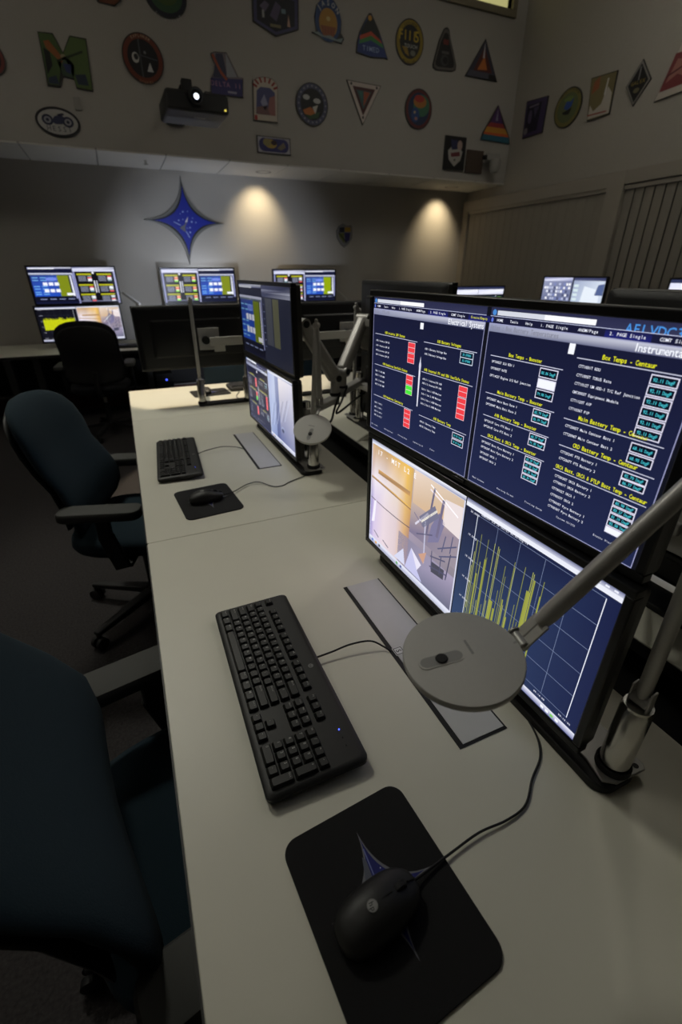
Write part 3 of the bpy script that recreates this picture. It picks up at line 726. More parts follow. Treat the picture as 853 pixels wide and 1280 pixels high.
# ------------------------------------------------------------------ mounting rails with end plate
def rail_object(label, group):
    t = thing('mounting_rail', label, 'rail', (0, 0, 0), 0, group)
    b = MB()
    out = rrect(.088, .72, .028, 8, .561, .573)
    b.prism(out, DZ, DZ + .016); b.build('rail_body', 'matte_black', t, bevel=.003)
    b = MB()
    out = [(.538, .262), (.530, .226), (.548, .214), (.607, .212), (.613, .220), (.613, .345), (.538, .345)]
    b.prism(out, DZ + .016, DZ + .0205); b.build('end_plate', 'steel_plate', t, bevel=.0015)
    for y in (.222, .240):
        h = MB(); h.cyl((.590 if y > .23 else .588, y, DZ + .0205), (.590 if y > .23 else .588, y, DZ + .0212), .0042, n=14)
    for (x, y) in ((.598, .222), (.597, .250), (.572, .219)):
        h = MB(); h.cyl((x, y, DZ + .0203), (x, y, DZ + .0212), .0044, n=14); h.build('bolt_hole', 'matte_black', t)
    return t
GRL = 'mounting rails under the monitors'
r1 = rail_object('black mounting rail with silver end plate under the near stacked monitors', GRL)
r2 = copy_tree(r1); r2.location = (0, ST, 0); r2['label'] = 'black mounting rail with silver end plate under the farther stacked monitors'
for (yy, lb) in ((1.82, 'black mounting rail on the opposite desk nearer the end desk'), (1.82 - ST, 'black mounting rail on the opposite desk beside the near lamp')):
    q = copy_tree(r1); q.location = (2 * OX, yy + .613, 0); q.rotation_euler = (0, 0, PI); q['label'] = lb
b = MB(); b.prism(rrect(1.10, .075, .012, 3, .86, 2.79), DZ, DZ + .012)
tag(b.build('mounting_rail', 'matte_black', bevel=.002), 'thin black rail along the end desk beneath the monitor pair', 'rail', GRL)

# ------------------------------------------------------------------ flush cable lids
def cable_lid(label, x0, y0, w, l, sticker):
    t = thing('cable_lid', label, 'cable cover', (x0, y0, DZ), group='grey cable lids set into the desk')
    b = MB(); b.prism([(0, 0), (w, 0), (w, l), (0, l)], 0, .0012); b.build('slot_trim', 'matte_black', t)
    b = MB(); b.prism([(.0095, .005), (w - .004, .005), (w - .004, l - .001), (.0095, l - .001)], .0012, .0022); b.build('lid', 'lid_grey', t)
    if sticker:
        A = Art(); A.rect(-.011, -.011, .011, .011, (225, 225, 225), 0); A.frame(-.0095, -.0095, .0095, .0095, .0016, (30, 30, 34), 1)
        A.text('S', 0, -.0055, .011, (20, 20, 24), 2, .7, 'c')
        s = MB(); s.art(A, lambda u, v, l_: (.0175 + v, .232 - u, .0030 + .00006 * l_)); s.build('sticker', 'art', t, smooth=False)
    return t
cable_lid('long grey cable lid with S sticker under the near lamp head', .376, .365, .099, .476, True)
cable_lid('plain grey cable lid between the farther keyboard and monitors', .378, .365 + ST - .008, .099, .476, False)

# ------------------------------------------------------------------ keyboard with individual keys
def keyboard_parts(t, cable):
    U = .01905
    W, D = .455, .166
    b = MB()
    def ring(ins, z): return [(u, v, z + (0.004 * (v + D / 2) / D)) for u, v in rrect(W - 2 * ins, D - 2 * ins, .012, 5)]
    b.loft([ring(.003, .004), ring(.0, .009), ring(.0, .016), ring(.004, .0195), ring(.010, .0200)])
    b.build('body', 'black_plastic', t)
    x0 = -W / 2 + .0125; yb = -D / 2 + .010
    feet = MB()
    for x in (-.19, .19):
        for y in (-.06, .06): feet.cyl((x, y, 0), (x, y, .006), .008, n=12)
    feet.build('rubber_feet', 'matte_black', t)
    rows = {}
    yrow = [yb + U * (.5 + k) for k in range(5)] + [yb + U * 5.5 + .006]
    keys = []
    def put(x, y, w, h, s): keys.append((x, y, w, h, s))
    def run(x, r, items):
        for it in items:
            w, s = it if isinstance(it, tuple) else (1.0, it)
            put(x + w * U / 2, yrow[r], w * U, U, s); x += w * U
        return x
    run(x0, 0, [(1.25, 'Ctrl'), (1.25, 'W'), (1.25, 'Alt'), (6.25, ''), (1.25, 'Alt'), (1.25, 'W'), (1.25, 'M'), (1.25, 'Ctrl')])
    run(x0, 1, [(2.25, 'Shift')] + list('ZXCVBNM,./') + [(2.75, 'Shift')])
    run(x0, 2, [(1.75, 'Caps')] + list("ASDFGHJKL;'") + [(2.25, 'Enter')])
    run(x0, 3, [(1.5, 'Tab')] + list('QWERTYUIOP[]') + [(1.5, '\\')])
    run(x0, 4, list('`1234567890-=') + [(2.0, 'Back')])
    run(x0, 5, ['Esc']); 
    for g in range(3): run(x0 + U * (2 + 4.333 * g) , 5, ['F%d' % (g * 4 + k + 1) for k in range(4)])
    xn = x0 + 15 * U + .006
    run(xn, 0, ['-', '.', '-']); run(xn + U, 1, ['.']); run(xn, 3, ['Del', 'End', 'PD']); run(xn, 4, ['Ins', 'Hm', 'PU']); run(xn, 5, ['PS', 'SL', 'Pz'])
    xp = xn + 3 * U + .006
    run(xp, 0, [(2.0, '0'), '.']); run(xp, 1, ['1', '2', '3']); run(xp, 2, ['4', '5', '6']); run(xp, 3, ['7', '8', '9']); run(xp, 4, ['NL', '/', '*', '-'])
    put(xp + 3.5 * U, yrow[0] + U / 2, U, 2 * U, 'Ent'); put(xp + 3.5 * U, yrow[2] + U / 2, U, 2 * U, '+')
    for (x, y, w, h, s) in keys:
        k = MB(); z = .0188 + .004 * (y + D / 2) / D
        a, c = w - .0014, h - .0014
        k.loft([[(u, v, 0) for u, v in rrect(a, c, .0016, 2)], [(u, v, .0035) for u, v in rrect(a - .0008, c - .0008, .0018, 2)], [(u, v + .0006, .0075) for u, v in rrect(a - .0052, c - .0056, .0022, 2)]])
        nv = len(k.f)
        if s:
            A = Art(); hh = .0044 if len(s) < 2 else .0028
            A.text(s, -a / 2 + .0042, c / 2 - .0046 - hh, hh, (180, 180, 176), 0, .68)
            k.art(A, lambda u, v, l: (u, v + .0006, .00765), 1)
        o = k.build('key', ['key_plastic', 'art'], t, (x, y, z), smooth=False)
        if s:
            pass
    # badge and indicator lights
    A = Art(); A.ell(0, 0, .0052, .0052, (120, 120, 118), 0, 20); A.text('hp', 0, -.0022, .0042, (30, 30, 32), 1, .62, 'c')
    m = MB(); m.art(A, lambda u, v, l: (u + .012, v + .062, .0242 + .0001 * l)); m.build('badge', 'art', t, smooth=False)
    for k, nm in enumerate(('led_blue', 'key_plastic', 'key_plastic')):
        m = MB(); m.cyl((xp + U * (1.15 + .8 * k), .058, .0225), (xp + U * (1.15 + .8 * k), .058, .0246), .0013, n=12); m.build('indicator_light', nm, t)
    m = MB(); m.tube(cable, .0019, 8); m.build('cable', 'matte_black', t)

def smooth_path(pts, n=8):
    P = [Vector(p) for p in pts]; P = [P[0] * 2 - P[1]] + P + [P[-1] * 2 - P[-2]]
    out = []
    for k in range(1, len(P) - 2):
        for j in range(n):
            t = j / n
            a, b_, c, d = P[k - 1], P[k], P[k + 1], P[k + 2]
            out.append(.5 * ((2 * b_) + (c - a) * t + (2 * a - 5 * b_ + 4 * c - d) * t * t + (3 * b_ - a - 3 * c + d) * t ** 3))
    out.append(P[-2]); return out
def to_local(t, pts):
    M = Matrix.Translation(t.location) @ Matrix.Rotation(t.rotation_euler.z, 4, 'Z')
    Mi = M.inverted(); return [Mi @ Vector(p) for p in pts]
kb = thing('keyboard', 'black keyboard lying on the near part of the desk beside the mouse mat', 'keyboard', (.1435, .626, DZ), R(-90.5), 'keyboards on the long desk')
c1 = smooth_path([(.222, .640, DZ + .012), (.262, .640, DZ + .014), (.303, .640, DZ + .018), (.345, .632, DZ + .018), (.368, .615, DZ + .008), (.378, .603, DZ + .002)])
keyboard_parts(kb, to_local(kb, c1))
kb2 = copy_tree(kb); kb2.location = (.098, 1.915, DZ); kb2.rotation_euler.z = R(-93.5)
kb2['label'] = 'smaller-looking black keyboard on the farther desk section'
for ch in list(kb2.children):
    if ch.name.startswith('cable'):
        c2 = smooth_path([(.178, 1.93, DZ + .012), (.23, 1.955, DZ + .014), (.29, 1.965, DZ + .016), (.345, 1.95, DZ + .012), (.381, 1.935, DZ + .003)])
        bpy.data.objects.remove(ch)
        m = MB(); m.tube(to_local(kb2, c2), .0019, 8); m.build('cable', 'matte_black', kb2)
kb3 = thing('keyboard', 'dark keyboard on the lit end desk beside the farther stack', 'keyboard', (.78, 3.14, DZ), R(180), None)
b = MB(); b.loft([[(u, v, z) for u, v in rrect(.455 - i, .166 - i, .012, 4)] for i, z in ((.006, .001), (0, .008), (0, .018), (.008, .023))]); b.build('body', 'black_plastic', kb3)
b = MB()
for r in range(6):
    for c in range(21): b.box((-.2 + .02 * c, -.06 + .02 * r, .0255), (.0165, .0165, .006))
b.build('keys', 'key_plastic', kb3)

# ------------------------------------------------------------------ mouse mats and mice
def star_pts(tips, k=.30, n=12):
    # four-point star with concave sides through tips (list of 4 points), centre = mean
    cx = sum(p[0] for p in tips) / 4; cy = sum(p[1] for p in tips) / 4
    out = []
    for a, b_ in zip(tips, tips[1:] + tips[:1]):
        m = ((a[0] + b_[0]) / 2, (a[1] + b_[1]) / 2)
        c = (cx + (m[0] - cx) * k, cy + (m[1] - cy) * k)
        for j in range(n):
            t = j / n
            out.append(((1 - t) ** 2 * a[0] + 2 * t * (1 - t) * c[0] + t * t * b_[0], (1 - t) ** 2 * a[1] + 2 * t * (1 - t) * c[1] + t * t * b_[1]))
    return out
def star_fan(A, tips, k, col, layer):
    pts = star_pts(tips, k); cx = sum(p[0] for p in tips) / 4; cy = sum(p[1] for p in tips) / 4
    for p, q in zip(pts, pts[1:] + pts[:1]): A.poly([(cx, cy), p, q], col, layer)
def shrink(tips, f):
    cx = sum(p[0] for p in tips) / 4; cy = sum(p[1] for p in tips) / 4
    return [(cx + (p[0] - cx) * f, cy + (p[1] - cy) * f) for p in tips]
def mouse_mat(label, x, y, rz):
    t = thing('mouse_mat', label, 'mouse mat', (x, y, DZ), rz, 'black mouse mats')
    b = MB(); b.prism(rrect(.190, .235, .022, 8), 0, .0032); b.build('mat', 'pad_cloth', t, bevel=.0008)
    A = Art(); T = [(.006, .083), (-.072, .008), (.002, -.070), (.072, .000)]
    star_fan(A, T, .10, (120, 122, 128), 0); star_fan(A, shrink(T, .86), .12, (34, 40, 112), 1)
    A.poly([(-.003, .052), (.0, .046), (-.006, .006), (-.026, .004), (-.016, .018)], (96, 100, 112), 2); A.line((.0035, .060), (-.001, .016), .0016, (120, 130, 190), 3)
    for (u, v) in ((.012, .03), (.022, .012), (-.012, -.02), (.006, -.03), (.03, .004)): A.ell(u, v, .0009, .0009, (200, 205, 225), 3, 8)
    m = MB(); m.art(A, lambda u, v, l: (u, v, .0034 + .00005 * l)); m.build('star_print', 'pad_print', t, smooth=False)
    return t
mm1 = mouse_mat('black mouse mat with blue star print in the foreground', .1645, .236, R(4.5))
mm2 = copy_tree(mm1); mm2.location = (.148, 1.478, DZ); mm2.rotation_euler.z = R(5); mm2['label'] = 'black mouse mat below the farther keyboard'
mm3 = copy_tree(mm1); mm3.location = (.425, 3.085, DZ); mm3.rotation_euler.z = R(94); mm3['label'] = 'mouse mat lying on the brightly lit end desk'
def mouse(label, loc, rz, cable):
    t = thing('computer_mouse', label, 'mouse', loc, rz, 'black computer mice')
    L, Wd, Hh = .116, .063, .037
    b = MB(); N = 36; rings = []
    for z0, rr in ((.0015, .90), (.004, .97), (.010, 1.0), (.016, .985)):
        rings.append([(L / 2 * rr * abs(math.cos(a)) ** .8 * (1 if math.cos(a) > 0 else -1), Wd / 2 * rr * abs(math.sin(a)) ** .75 * (1 if math.sin(a) > 0 else -1) * (1 - .06 * math.cos(a)), z0) for a in [2 * PI * k / N for k in range(N)]])
    for q in (.93, .84, .72, .58, .42, .25, .08):
        rr = []
        for k in range(N):
            a = 2 * PI * k / N
            x = L / 2 * q * abs(math.cos(a)) ** .8 * (1 if math.cos(a) > 0 else -1)
            y = Wd / 2 * q * abs(math.sin(a)) ** .75 * (1 if math.sin(a) > 0 else -1)
            e = (1 - q ** 2.6) ** .62
            hx = Hh * (1 - .34 * max(0, x / (L / 2)) ** 1.4 - .10 * max(0, -x / (L / 2)) ** 2)
            rr.append((x, y, .016 + (hx - .016) * e))
        rings.append(rr)
    b.loft(rings); b.build('body', 'black_plastic', t, ang=80)
    m = MB(); m.lathe([(.001, -.0045), (.0095, -.0045), (.011, -.003), (.011, .003), (.0095, .0045), (.001, .0045)], (.031, 0, .0235), (0, 1, 0), 24); m.build('scroll_wheel', 'matte_black', t)
    m = MB(); m.bar((.044, 0, .0262), (.056, 0, .0195), .0015, .002); m.bar((.004, 0, .0362), (.020, 0, .0345), .0016, .0016); m.build('button_seam', 'matte_black', t)
    A = Art(); A.ell(0, 0, .0068, .0068, (128, 128, 126), 0, 24); A.ell(0, 0, .0058, .0058, (150, 150, 148), 1, 24); A.text('hp', .0002, -.0032, .006, (44, 44, 46), 2, .6, 'c', rot=-.15)
    m = MB(); m.art(A, lambda u, v, l: (-.010 + v, -u, .03755 + .0001 * l)); m.build('badge', 'art', t, smooth=False)
    m = MB(); m.tube(to_local(t, cable), .0017, 8); m.build('cable', 'matte_black', t)
    return t
cm1 = smooth_path([(.203, .233, DZ + .014), (.219, .236, DZ + .010), (.27, .243, DZ + .006), (.321, .248, DZ + .006), (.369, .246, DZ + .004), (.409, .252, DZ + .003), (.447, .278, DZ + .0025), (.485, .300, DZ + .0025), (.508, .330, DZ + .0025), (.521, .372, DZ + .004)])
mouse('black computer mouse resting on the star mat in the foreground', (.148, .224, DZ + .0032), R(9), cm1)
cm2 = smooth_path([(.205, 1.478, DZ + .014), (.243, 1.500, DZ + .008), (.30, 1.545, DZ + .006), (.345, 1.552, DZ + .005), (.385, 1.497, DZ + .003), (.42, 1.490, DZ + .0025), (.455, 1.512, DZ + .0025), (.522, 1.537, DZ + .004)])
mouse('black mouse on the mat below the farther keyboard', (.143, 1.478, DZ + .0032), R(2), cm2)
cm3 = smooth_path([(.40, 3.02, DZ + .012), (.56, 3.10, DZ + .004), (.60, 3.03, DZ + .003), (.56, 2.92, DZ + .003), (.56, 2.83, DZ + .004)])
mouse('dark mouse on the mat of the lit end desk', (.40, 3.08, DZ + .0032), R(-90), cm3)

# ------------------------------------------------------------------ task lamps
def task_lamp(label, base, elbow, joint, centre, normal, group='silver task lamps', rail=True, head=True):
    bx, by, bz = base
    t = thing('task_lamp', label, 'lamp', base, 0, group)
    O = Vector(base); L = lambda p: Vector(p) - O
    m = MB(); m.lathe([(.0255, 0), (.0255, .010), (.0235, .012), (.0235, .0)], n=32); m.build('base_ring', 'matte_black', t)
    m = MB(); m.lathe([(.001, .002), (.0215, .002), (.0215, .128), (.0195, .131), (.0195, .136), (.001, .136)], n=36); m.build('base_post', 'chrome', t)
    top = Vector((0, 0, .136)); e = L(elbow)
    d = (e - top).normalized(); side = d.cross(Vector((0, 0, 1))); side = side.normalized() if side.length > .05 else Vector((0, 1, 0))
    m = MB(); m.cyl(top + side * .012 + Vector((0, 0, .010)), top - side * .012 + Vector((0, 0, .010)), .009, n=16)
    m.bar(top + side * .013 - Vector((0, 0, .002)), top + side * .013 + d * .035, .003, .014); m.bar(top - side * .013 - Vector((0, 0, .002)), top - side * .013 + d * .035, .003, .014)
    m.build('base_joint', 'arm_silver', t, bevel=.001)
    m = MB(); m.tube([top + d * .012, top + d * .03, e - d * .02, e], [.005, .0095, .0095, .006], 16); m.build('lower_arm', 'arm_silver', t)
    m = MB(); m.cyl(e - side * .012, e + side * .012, .0105, n=18); m.cyl(e + side * .012, e + side * .016, .007, n=14); m.lathe([(.001, 0), (.006, .002), (.006, .012), (.001, .016)], e + Vector((0, 0, .006)), (0, 0, 1), 14); m.build('elbow', 'arm_silver', t, bevel=.001)
    if head:
        j = L(joint); c = L(centre); dj = (j - e).normalized()
        m = MB(); m.tube([e, e + dj * .02, j - dj * .045, j - dj * .03], [.006, .0105, .0105, .0085], 16)
        sj = dj.cross(Vector((0, 0, 1))).normalized()
        m.bar(j - dj * .035 + sj * .007, j + sj * .007, .003, .012, up=sj); m.bar(j - dj * .035 - sj * .007, j - sj * .007, .003, .012, up=sj)
        m.build('upper_arm', 'arm_silver', t)
        n = Vector(normal).normalized()
        m = MB(); m.cyl(j - sj * .011, j + sj * .011, .0065, n=14); m.cyl(j + sj * .011, j + sj * .015, .009, n=14); m.bar(j, c + (j - c).normalized() * .06, .010, .006); m.build('head_joint', 'steel_plate', t, bevel=.001)
        ax = (c - j); ax = (ax - n * ax.dot(n)).normalized(); ay = n.cross(ax)
        F = lambda u, v, w: c + ax * u + ay * v + n * w
        rr = .0675
        m = MB(); m.lathe([(.001, -.010), (rr * .9, -.010), (rr * .985, -.0085), (rr, -.005), (rr, -.001), (rr * .985, .0005), (rr * .7, .0016), (.001, .002)], c, n, 56); hd = m.build('lamp_head', 'head_silver', t)
        pill = [(u + .026, v) for u, v in rrect(.054, .017, .0084, 8)]
        m = MB(); m.prism(pill, .0014, .0024, 0, F); m.prism([(u * .92 + .002, v * .8) for u, v in pill], .0024, .0026, 1, F); m.build('switch_recess', ['head_silver', 'strip_grey'], hd)
        m = MB(); m.prism([(.026 + .0072 * math.cos(a), .0066 * math.sin(a)) for a in [2 * PI * k / 24 for k in range(24)]], .0026, .0046, 0, F); m.build('switch_button', 'matte_black', hd, bevel=.001)
        m = MB(); m.prism([(-.012, -.017), (-.009, -.017), (-.009, .004), (-.012, .004)], .0018, .0022, 0, F); m.build('name_strip', 'strip_grey', hd)
    return t
task_lamp('silver task lamp in front with round flat head over the cable lid', (.567, .238, DZ + .0205), (.543, .236, 1.302), (.350, .281, 1.062), (.279, .293, 1.058), (-.10, -.03, 1))
task_lamp('silver task lamp beside the farther stack, round head tilted towards the camera', (.573, .245 + ST, DZ + .0205), (.592, 1.555, 1.278), (.583, 1.515, 1.010), (.533, 1.462, .952), (-.30, -.52, 1))
# end-desk lamp: its unseen head is set on edge to mask the wall beam
lampE = task_lamp('slim lamp pole standing on the end desk before the left black monitor back', (.335, 2.79, DZ + .012), (.338, 2.77, 1.300), (.374, 3.06, 1.297), (.385, 3.134, 1.182), (.974, .03, .223))
task_lamp('lamp post at the edge of the farther monitor stack on the end desk rail', (.60, 2.766, DZ + .012), (.64, 2.755, 1.31), (.70, 3.03, 1.305), (.735, 3.09, 1.29), (0, -.2, 1))
task_lamp('silver task lamp on the opposite desk beyond the farther stack', (1.037, 2.188, DZ + .0205), (1.045, 2.195, 1.285), (1.33, 2.16, 1.06), (1.395, 2.15, 1.055), (.1, 0, 1))
# added cool spot beside that head for the glow on the back wall
LP = Vector((.399, 3.135, 1.185))
ld = bpy.data.lights.new('lamp_beam', 'SPOT'); ld.energy = 120; ld.color = (.78, .85, 1.0); ld.spot_size = R(54); ld.spot_blend = .6; ld.shadow_soft_size = .001
lo = bpy.data.objects.new('lamp_beam', ld); COL.objects.link(lo); lo.parent = lampE
lo.location = LP - Vector((.335, 2.79, DZ + .012))
lo.rotation_euler = (Vector((1.15, 6.15, 1.22)) - LP).to_track_quat('-Z', 'Y').to_euler()

# ------------------------------------------------------------------ monitor arms
def monitor_arm(label, pole, elbow_xy, s_end, vesa_up, vesa_low):
    t = thing('monitor_mount', label, 'monitor arm', (pole[0], pole[1], DZ + .016), 0, 'articulated monitor arms')
    O = Vector((pole[0], pole[1], DZ + .016)); L = lambda p: Vector(p) - O
    m = MB(); m.cyl((0, 0, 0), (0, 0, .24), .0165, n=24); m.cyl((0, 0, 0), (0, 0, .012), .03, n=24); m.build('pole', 'chrome', t)
    ze = .965
    p0 = L((pole[0], pole[1], ze - .012)); e = L((elbow_xy[0], elbow_xy[1], ze - .012))
    m = MB(); m.bar(p0, e, .042, .028); m.cyl(p0 - Vector((0, 0, .02)), p0 + Vector((0, 0, .02)), .024, n=20); m.build('extension_arm', 'arm_silver', t, bevel=.006, segs=3)
    m = MB(); m.cyl(e - Vector((0, 0, .022)), e + Vector((0, 0, .075)), .019, n=24); m.cyl(e + Vector((0, 0, .018)), e + Vector((0, 0, .028)), .024, n=24, mi=1); m.build('elbow_joint', ['arm_silver', 'matte_black'], t)
    e2 = e + Vector((0, 0, .09)); q = L(s_end)
    m = MB(); m.bar(e2, q, .050, .056, w1=.046, h1=.048); m.build('spring_arm', 'arm_silver', t, bevel=.014, segs=4)
    side = (q - e2).cross(Vector((0, 0, 1))).normalized()
    for p in (e2, q):
        m = MB(); m.cyl(p - side * .030, p + side * .030, .021, n=24); m.cyl(p - side * .033, p + side * .033, .013, n=20, mi=1)
        m.build('pivot', ['arm_silver', 'matte_black'], t)
    vu = L(vesa_up)
    m = MB(); m.cyl(q, q + Vector((0, 0, -.03)), .016, n=20); m.bar(q + Vector((0, 0, -.02)), vu, .03, .03); m.box(vu, (.012, .12, .12)); m.build('monitor_bracket', 'arm_silver', t, bevel=.003)
    vl = L(vesa_low); m = MB(); m.bar(L((pole[0], pole[1], vesa_low[2])), vl, .035, .03); m.box(vl, (.012, .12, .12)); m.cyl(L((pole[0], pole[1], vesa_low[2] - .02)), L((pole[0], pole[1], vesa_low[2] + .02)), .023, n=20); m.build('lower_bracket', 'arm_silver', t, bevel=.003)
    m = MB(); m.tube(smooth_path([e + Vector((.01, -.03, .03)), e + Vector((-.02, -.04, -.03)), e + Vector((-.05, -.06, -.08)), p0 + Vector((.03, 0, -.06)), p0 + Vector((.03, .01, -.14)), p0 + Vector((.025, .02, -.205))]), .005, 8); m.build('cable', 'matte_black', t)
    return t
monitor_arm('silver monitor arm behind the farther stack reaching over the cable gap', (.585, 1.665), (.770, 1.815), (.625, 1.79, 1.262), (.572, 1.947, 1.251), (.567, 1.94, .939))
monitor_arm('silver monitor arm hidden behind the near stacked monitors', (.585, .43), (.76, .60), (.63, .52, 1.262), (.572, .620, 1.251), (.567, .613, .939))
monitor_arm('silver monitor arm of the opposite desk leaning against the farther arm', (1.02, 2.09), (.855, 1.93), (1.0, 2.02, 1.25), (1.032, 1.82, 1.251), (1.037, 1.82, .939))
monitor_arm('silver monitor arm of the opposite desk behind the near monitors', (1.02, .70), (.855, .56), (.985, .60, 1.25), (1.032, .493, 1.251), (1.037, .493, .939))
# crossbar stand of the end-desk pair
t = thing('dual_monitor_stand', 'pale crossbar stand joining the two black-backed monitors on the end desk', 'monitor stand', (.87, 2.79, DZ + .012))
m = MB(); m.box((0, 0, .17), (.034, .026, .34)); m.box((0, 0, .006), (.09, .07, .012)); m.build('post', 'crossbar_white', t, bevel=.004)
m = MB(); m.box((0, -.0, .338), (.90, .016, .046)); m.poly = None; m.build('crossbar', 'crossbar_white', t, bevel=.003)
for x in (-.40, .42):
    m = MB(); m.box((x, -.0, .308), (.06, .014, .05)); m.build('drop_tab', 'crossbar_white', t, bevel=.002)
for x in (-.45, .42):
    m = MB(); m.box((x, .028, .35), (.115, .02, .115)); m.cyl((x - .02, .0, .345), (x - .02, .02, .345), .022, n=20, mi=1); m.cyl((x + .025, .0, .345), (x + .025, .02, .345), .02, n=20, mi=1)
    m.build('mount_plate', ['arm_silver', 'matte_black'], t, bevel=.002)

# ------------------------------------------------------------------ office chairs
def chair(label, loc, heading, fabric='chair_teal', sc=1.0, group='office chairs', arms=True, ws=1.11, rec=.04, zo=.01, hs=.95, waist=.09):
    t = thing('office_chair', label, 'chair', loc, heading, group)
    t.scale = (sc,) * 3
    m = MB(); m.cyl((0, 0, .075), (0, 0, .125), .04, .03, 24); m.build('base_hub', 'chair_plastic', t)
    for k in range(5):
        a = 2 * PI * k / 5 + .35; d = Vector((math.cos(a), math.sin(a), 0))
        m = MB(); m.bar(d * .03 + Vector((0, 0, .098)), d * .335 + Vector((0, 0, .078)), .052, .034, w1=.034, h1=.022); m.build('base_leg', 'chair_plastic', t, bevel=.006)
        p = d * .328; s = Vector((-d.y, d.x, 0))
        m = MB()
        for q in (-1, 1): m.cyl(p + s * q * .008 + Vector((0, 0, .027)), p + s * q * .024 + Vector((0, 0, .027)), .027, n=20)
        m.cyl(p + Vector((0, 0, .03)), p + Vector((0, 0, .075)), .008, n=12); m.build('caster', 'matte_black', t)
    m = MB(); m.cyl((0, 0, .11), (0, 0, .30), .027, n=20); m.cyl((0, 0, .28), (0, 0, .40), .016, n=20, mi=1); m.build('gas_column', ['chair_plastic', 'steel_plate'], t)
    m = MB(); m.box((-.02, 0, .405), (.28, .17, .05)); m.cyl((-.02, -.09, .40), (-.02, -.17, .395), .006, n=10); m.build('tilt_mechanism', 'matte_black', t, bevel=.01)
    # seat
    def sell(sx, sy, z, cx=0.0, n=40, e=.55, drop=0.0):
        out = []
        for k in range(n):
            a = 2 * PI * k / n; c, s = math.cos(a), math.sin(a)
            x = cx + sx * abs(c) ** e * (1 if c > 0 else -1); y = sy * abs(s) ** e * (1 if s > 0 else -1)
            out.append((x, y, z - drop * max(0, x / sx) ** 2))
        return out
    m = MB(); m.loft([sell(.20, .20, .425), sell(.245, .24, .435, .01, drop=.01), sell(.255, .25, .458, .01, drop=.02), sell(.25, .245, .485, .01, drop=.025), sell(.225, .22, .500, .01, drop=.03), sell(.12, .12, .496), sell(.02, .02, .492)])
    m.build('seat', fabric, t, ang=75)
    m = MB(); m.loft([sell(.18, .18, .412), sell(.22, .22, .418), sell(.22, .22, .43)]); m.build('seat_pan', 'chair_plastic', t, ang=60)
    # backrest
    prof = [(0, .10), (.02, .168), (.06, .205), (.14, .228), (.25, .238), (.40, .236), (.55, .228), (.70, .222), (.82, .21), (.90, .185), (.95, .15), (.985, .10), (1, .04)]
    prof = [(a, w * ws * (1 - waist * math.exp(-((a - .45) / .18) ** 2))) for a, w in prof]
    def bring(tt, w, thick, off):
        z = .495 + zo + .565 * hs * tt
        cx = -.195 - (.025 + rec) * tt - .065 * tt * tt + .035 * math.sin(PI * min(1, tt / .55)) + off
        e = (1 - abs(2 * tt - 1) ** 7)
        d = thick * (.25 + .75 * max(0, e) ** .5)
        out = []
        for k in range(32):
            a = 2 * PI * k / 32; c, s = math.cos(a), math.sin(a)
            y = w * abs(s) ** .8 * (1 if s > 0 else -1)
            out.append((cx + d * c + .035 * (y / .24) ** 2, y, z))
        return out
    m = MB(); m.loft([bring(a, w, .042, 0) for a, w in prof]); m.build('backrest', fabric, t, ang=75)
    m = MB(); m.loft([bring(.03 + .90 * a, w * .93, .018, -.042) for a, w in prof]); m.build('back_shell', 'chair_plastic', t, ang=75)
    m = MB(); m.tube(smooth_path([(-.10, 0, .405), (-.22, 0, .41), (-.262, 0, .47), (-.258, 0, .56), (-.262 - rec * .2, 0, .62)]), .022, 12); m.build('back_support', 'chair_plastic', t)
    if arms:
        for s in (-1, 1):
            m = MB(); m.bar((.0, s * .20, .415), (.0, s * .285, .42), .07, .02); m.bar((.0, s * .285, .41), (-.035, s * .285, .56), .060, .020, up=(0, s, 0)); m.bar((-.035, s * .285, .55), (-.03, s * .285, .645), .05, .024, up=(0, s, 0)); m.build('arm_support', 'chair_plastic', t, bevel=.005)
            m = MB(); m.loft([[(u - .0, v + s * .28, z) for u, v in rrect(.30 - i, .092 - i, .036 - i / 2, 6, -.035)] for i, z in ((.02, .632), (0, .640), (0, .660), (.012, .668), (.03, .670))]); m.build('arm_pad', 'arm_pad', t)
    return t
chair('teal office chair in the bottom left foreground, its backrest cut by the frame', (-.014, .590, 0), R(11), ws=1.12, rec=.11, zo=.075, hs=1.08, waist=.07)
chair('teal office chair at the farther keyboard with its whole backrest showing', (-.100, 1.975, 0), R(-17), rec=.037, hs=.93)
chair('black office chair at the wall desk, seen from behind before the left screens', (-.315, 5.0, 0), R(86), 'chair_black', 1.03)
chair('blue chair beyond the end desk, glimpsed between the monitor arms', (1.50, 3.86, 0), R(-90), 'chair_teal', .86)
chair('blue chair beyond the end desk, glimpsed under the left black monitor', (.72, 3.92, 0), R(-96), 'chair_teal', .86)

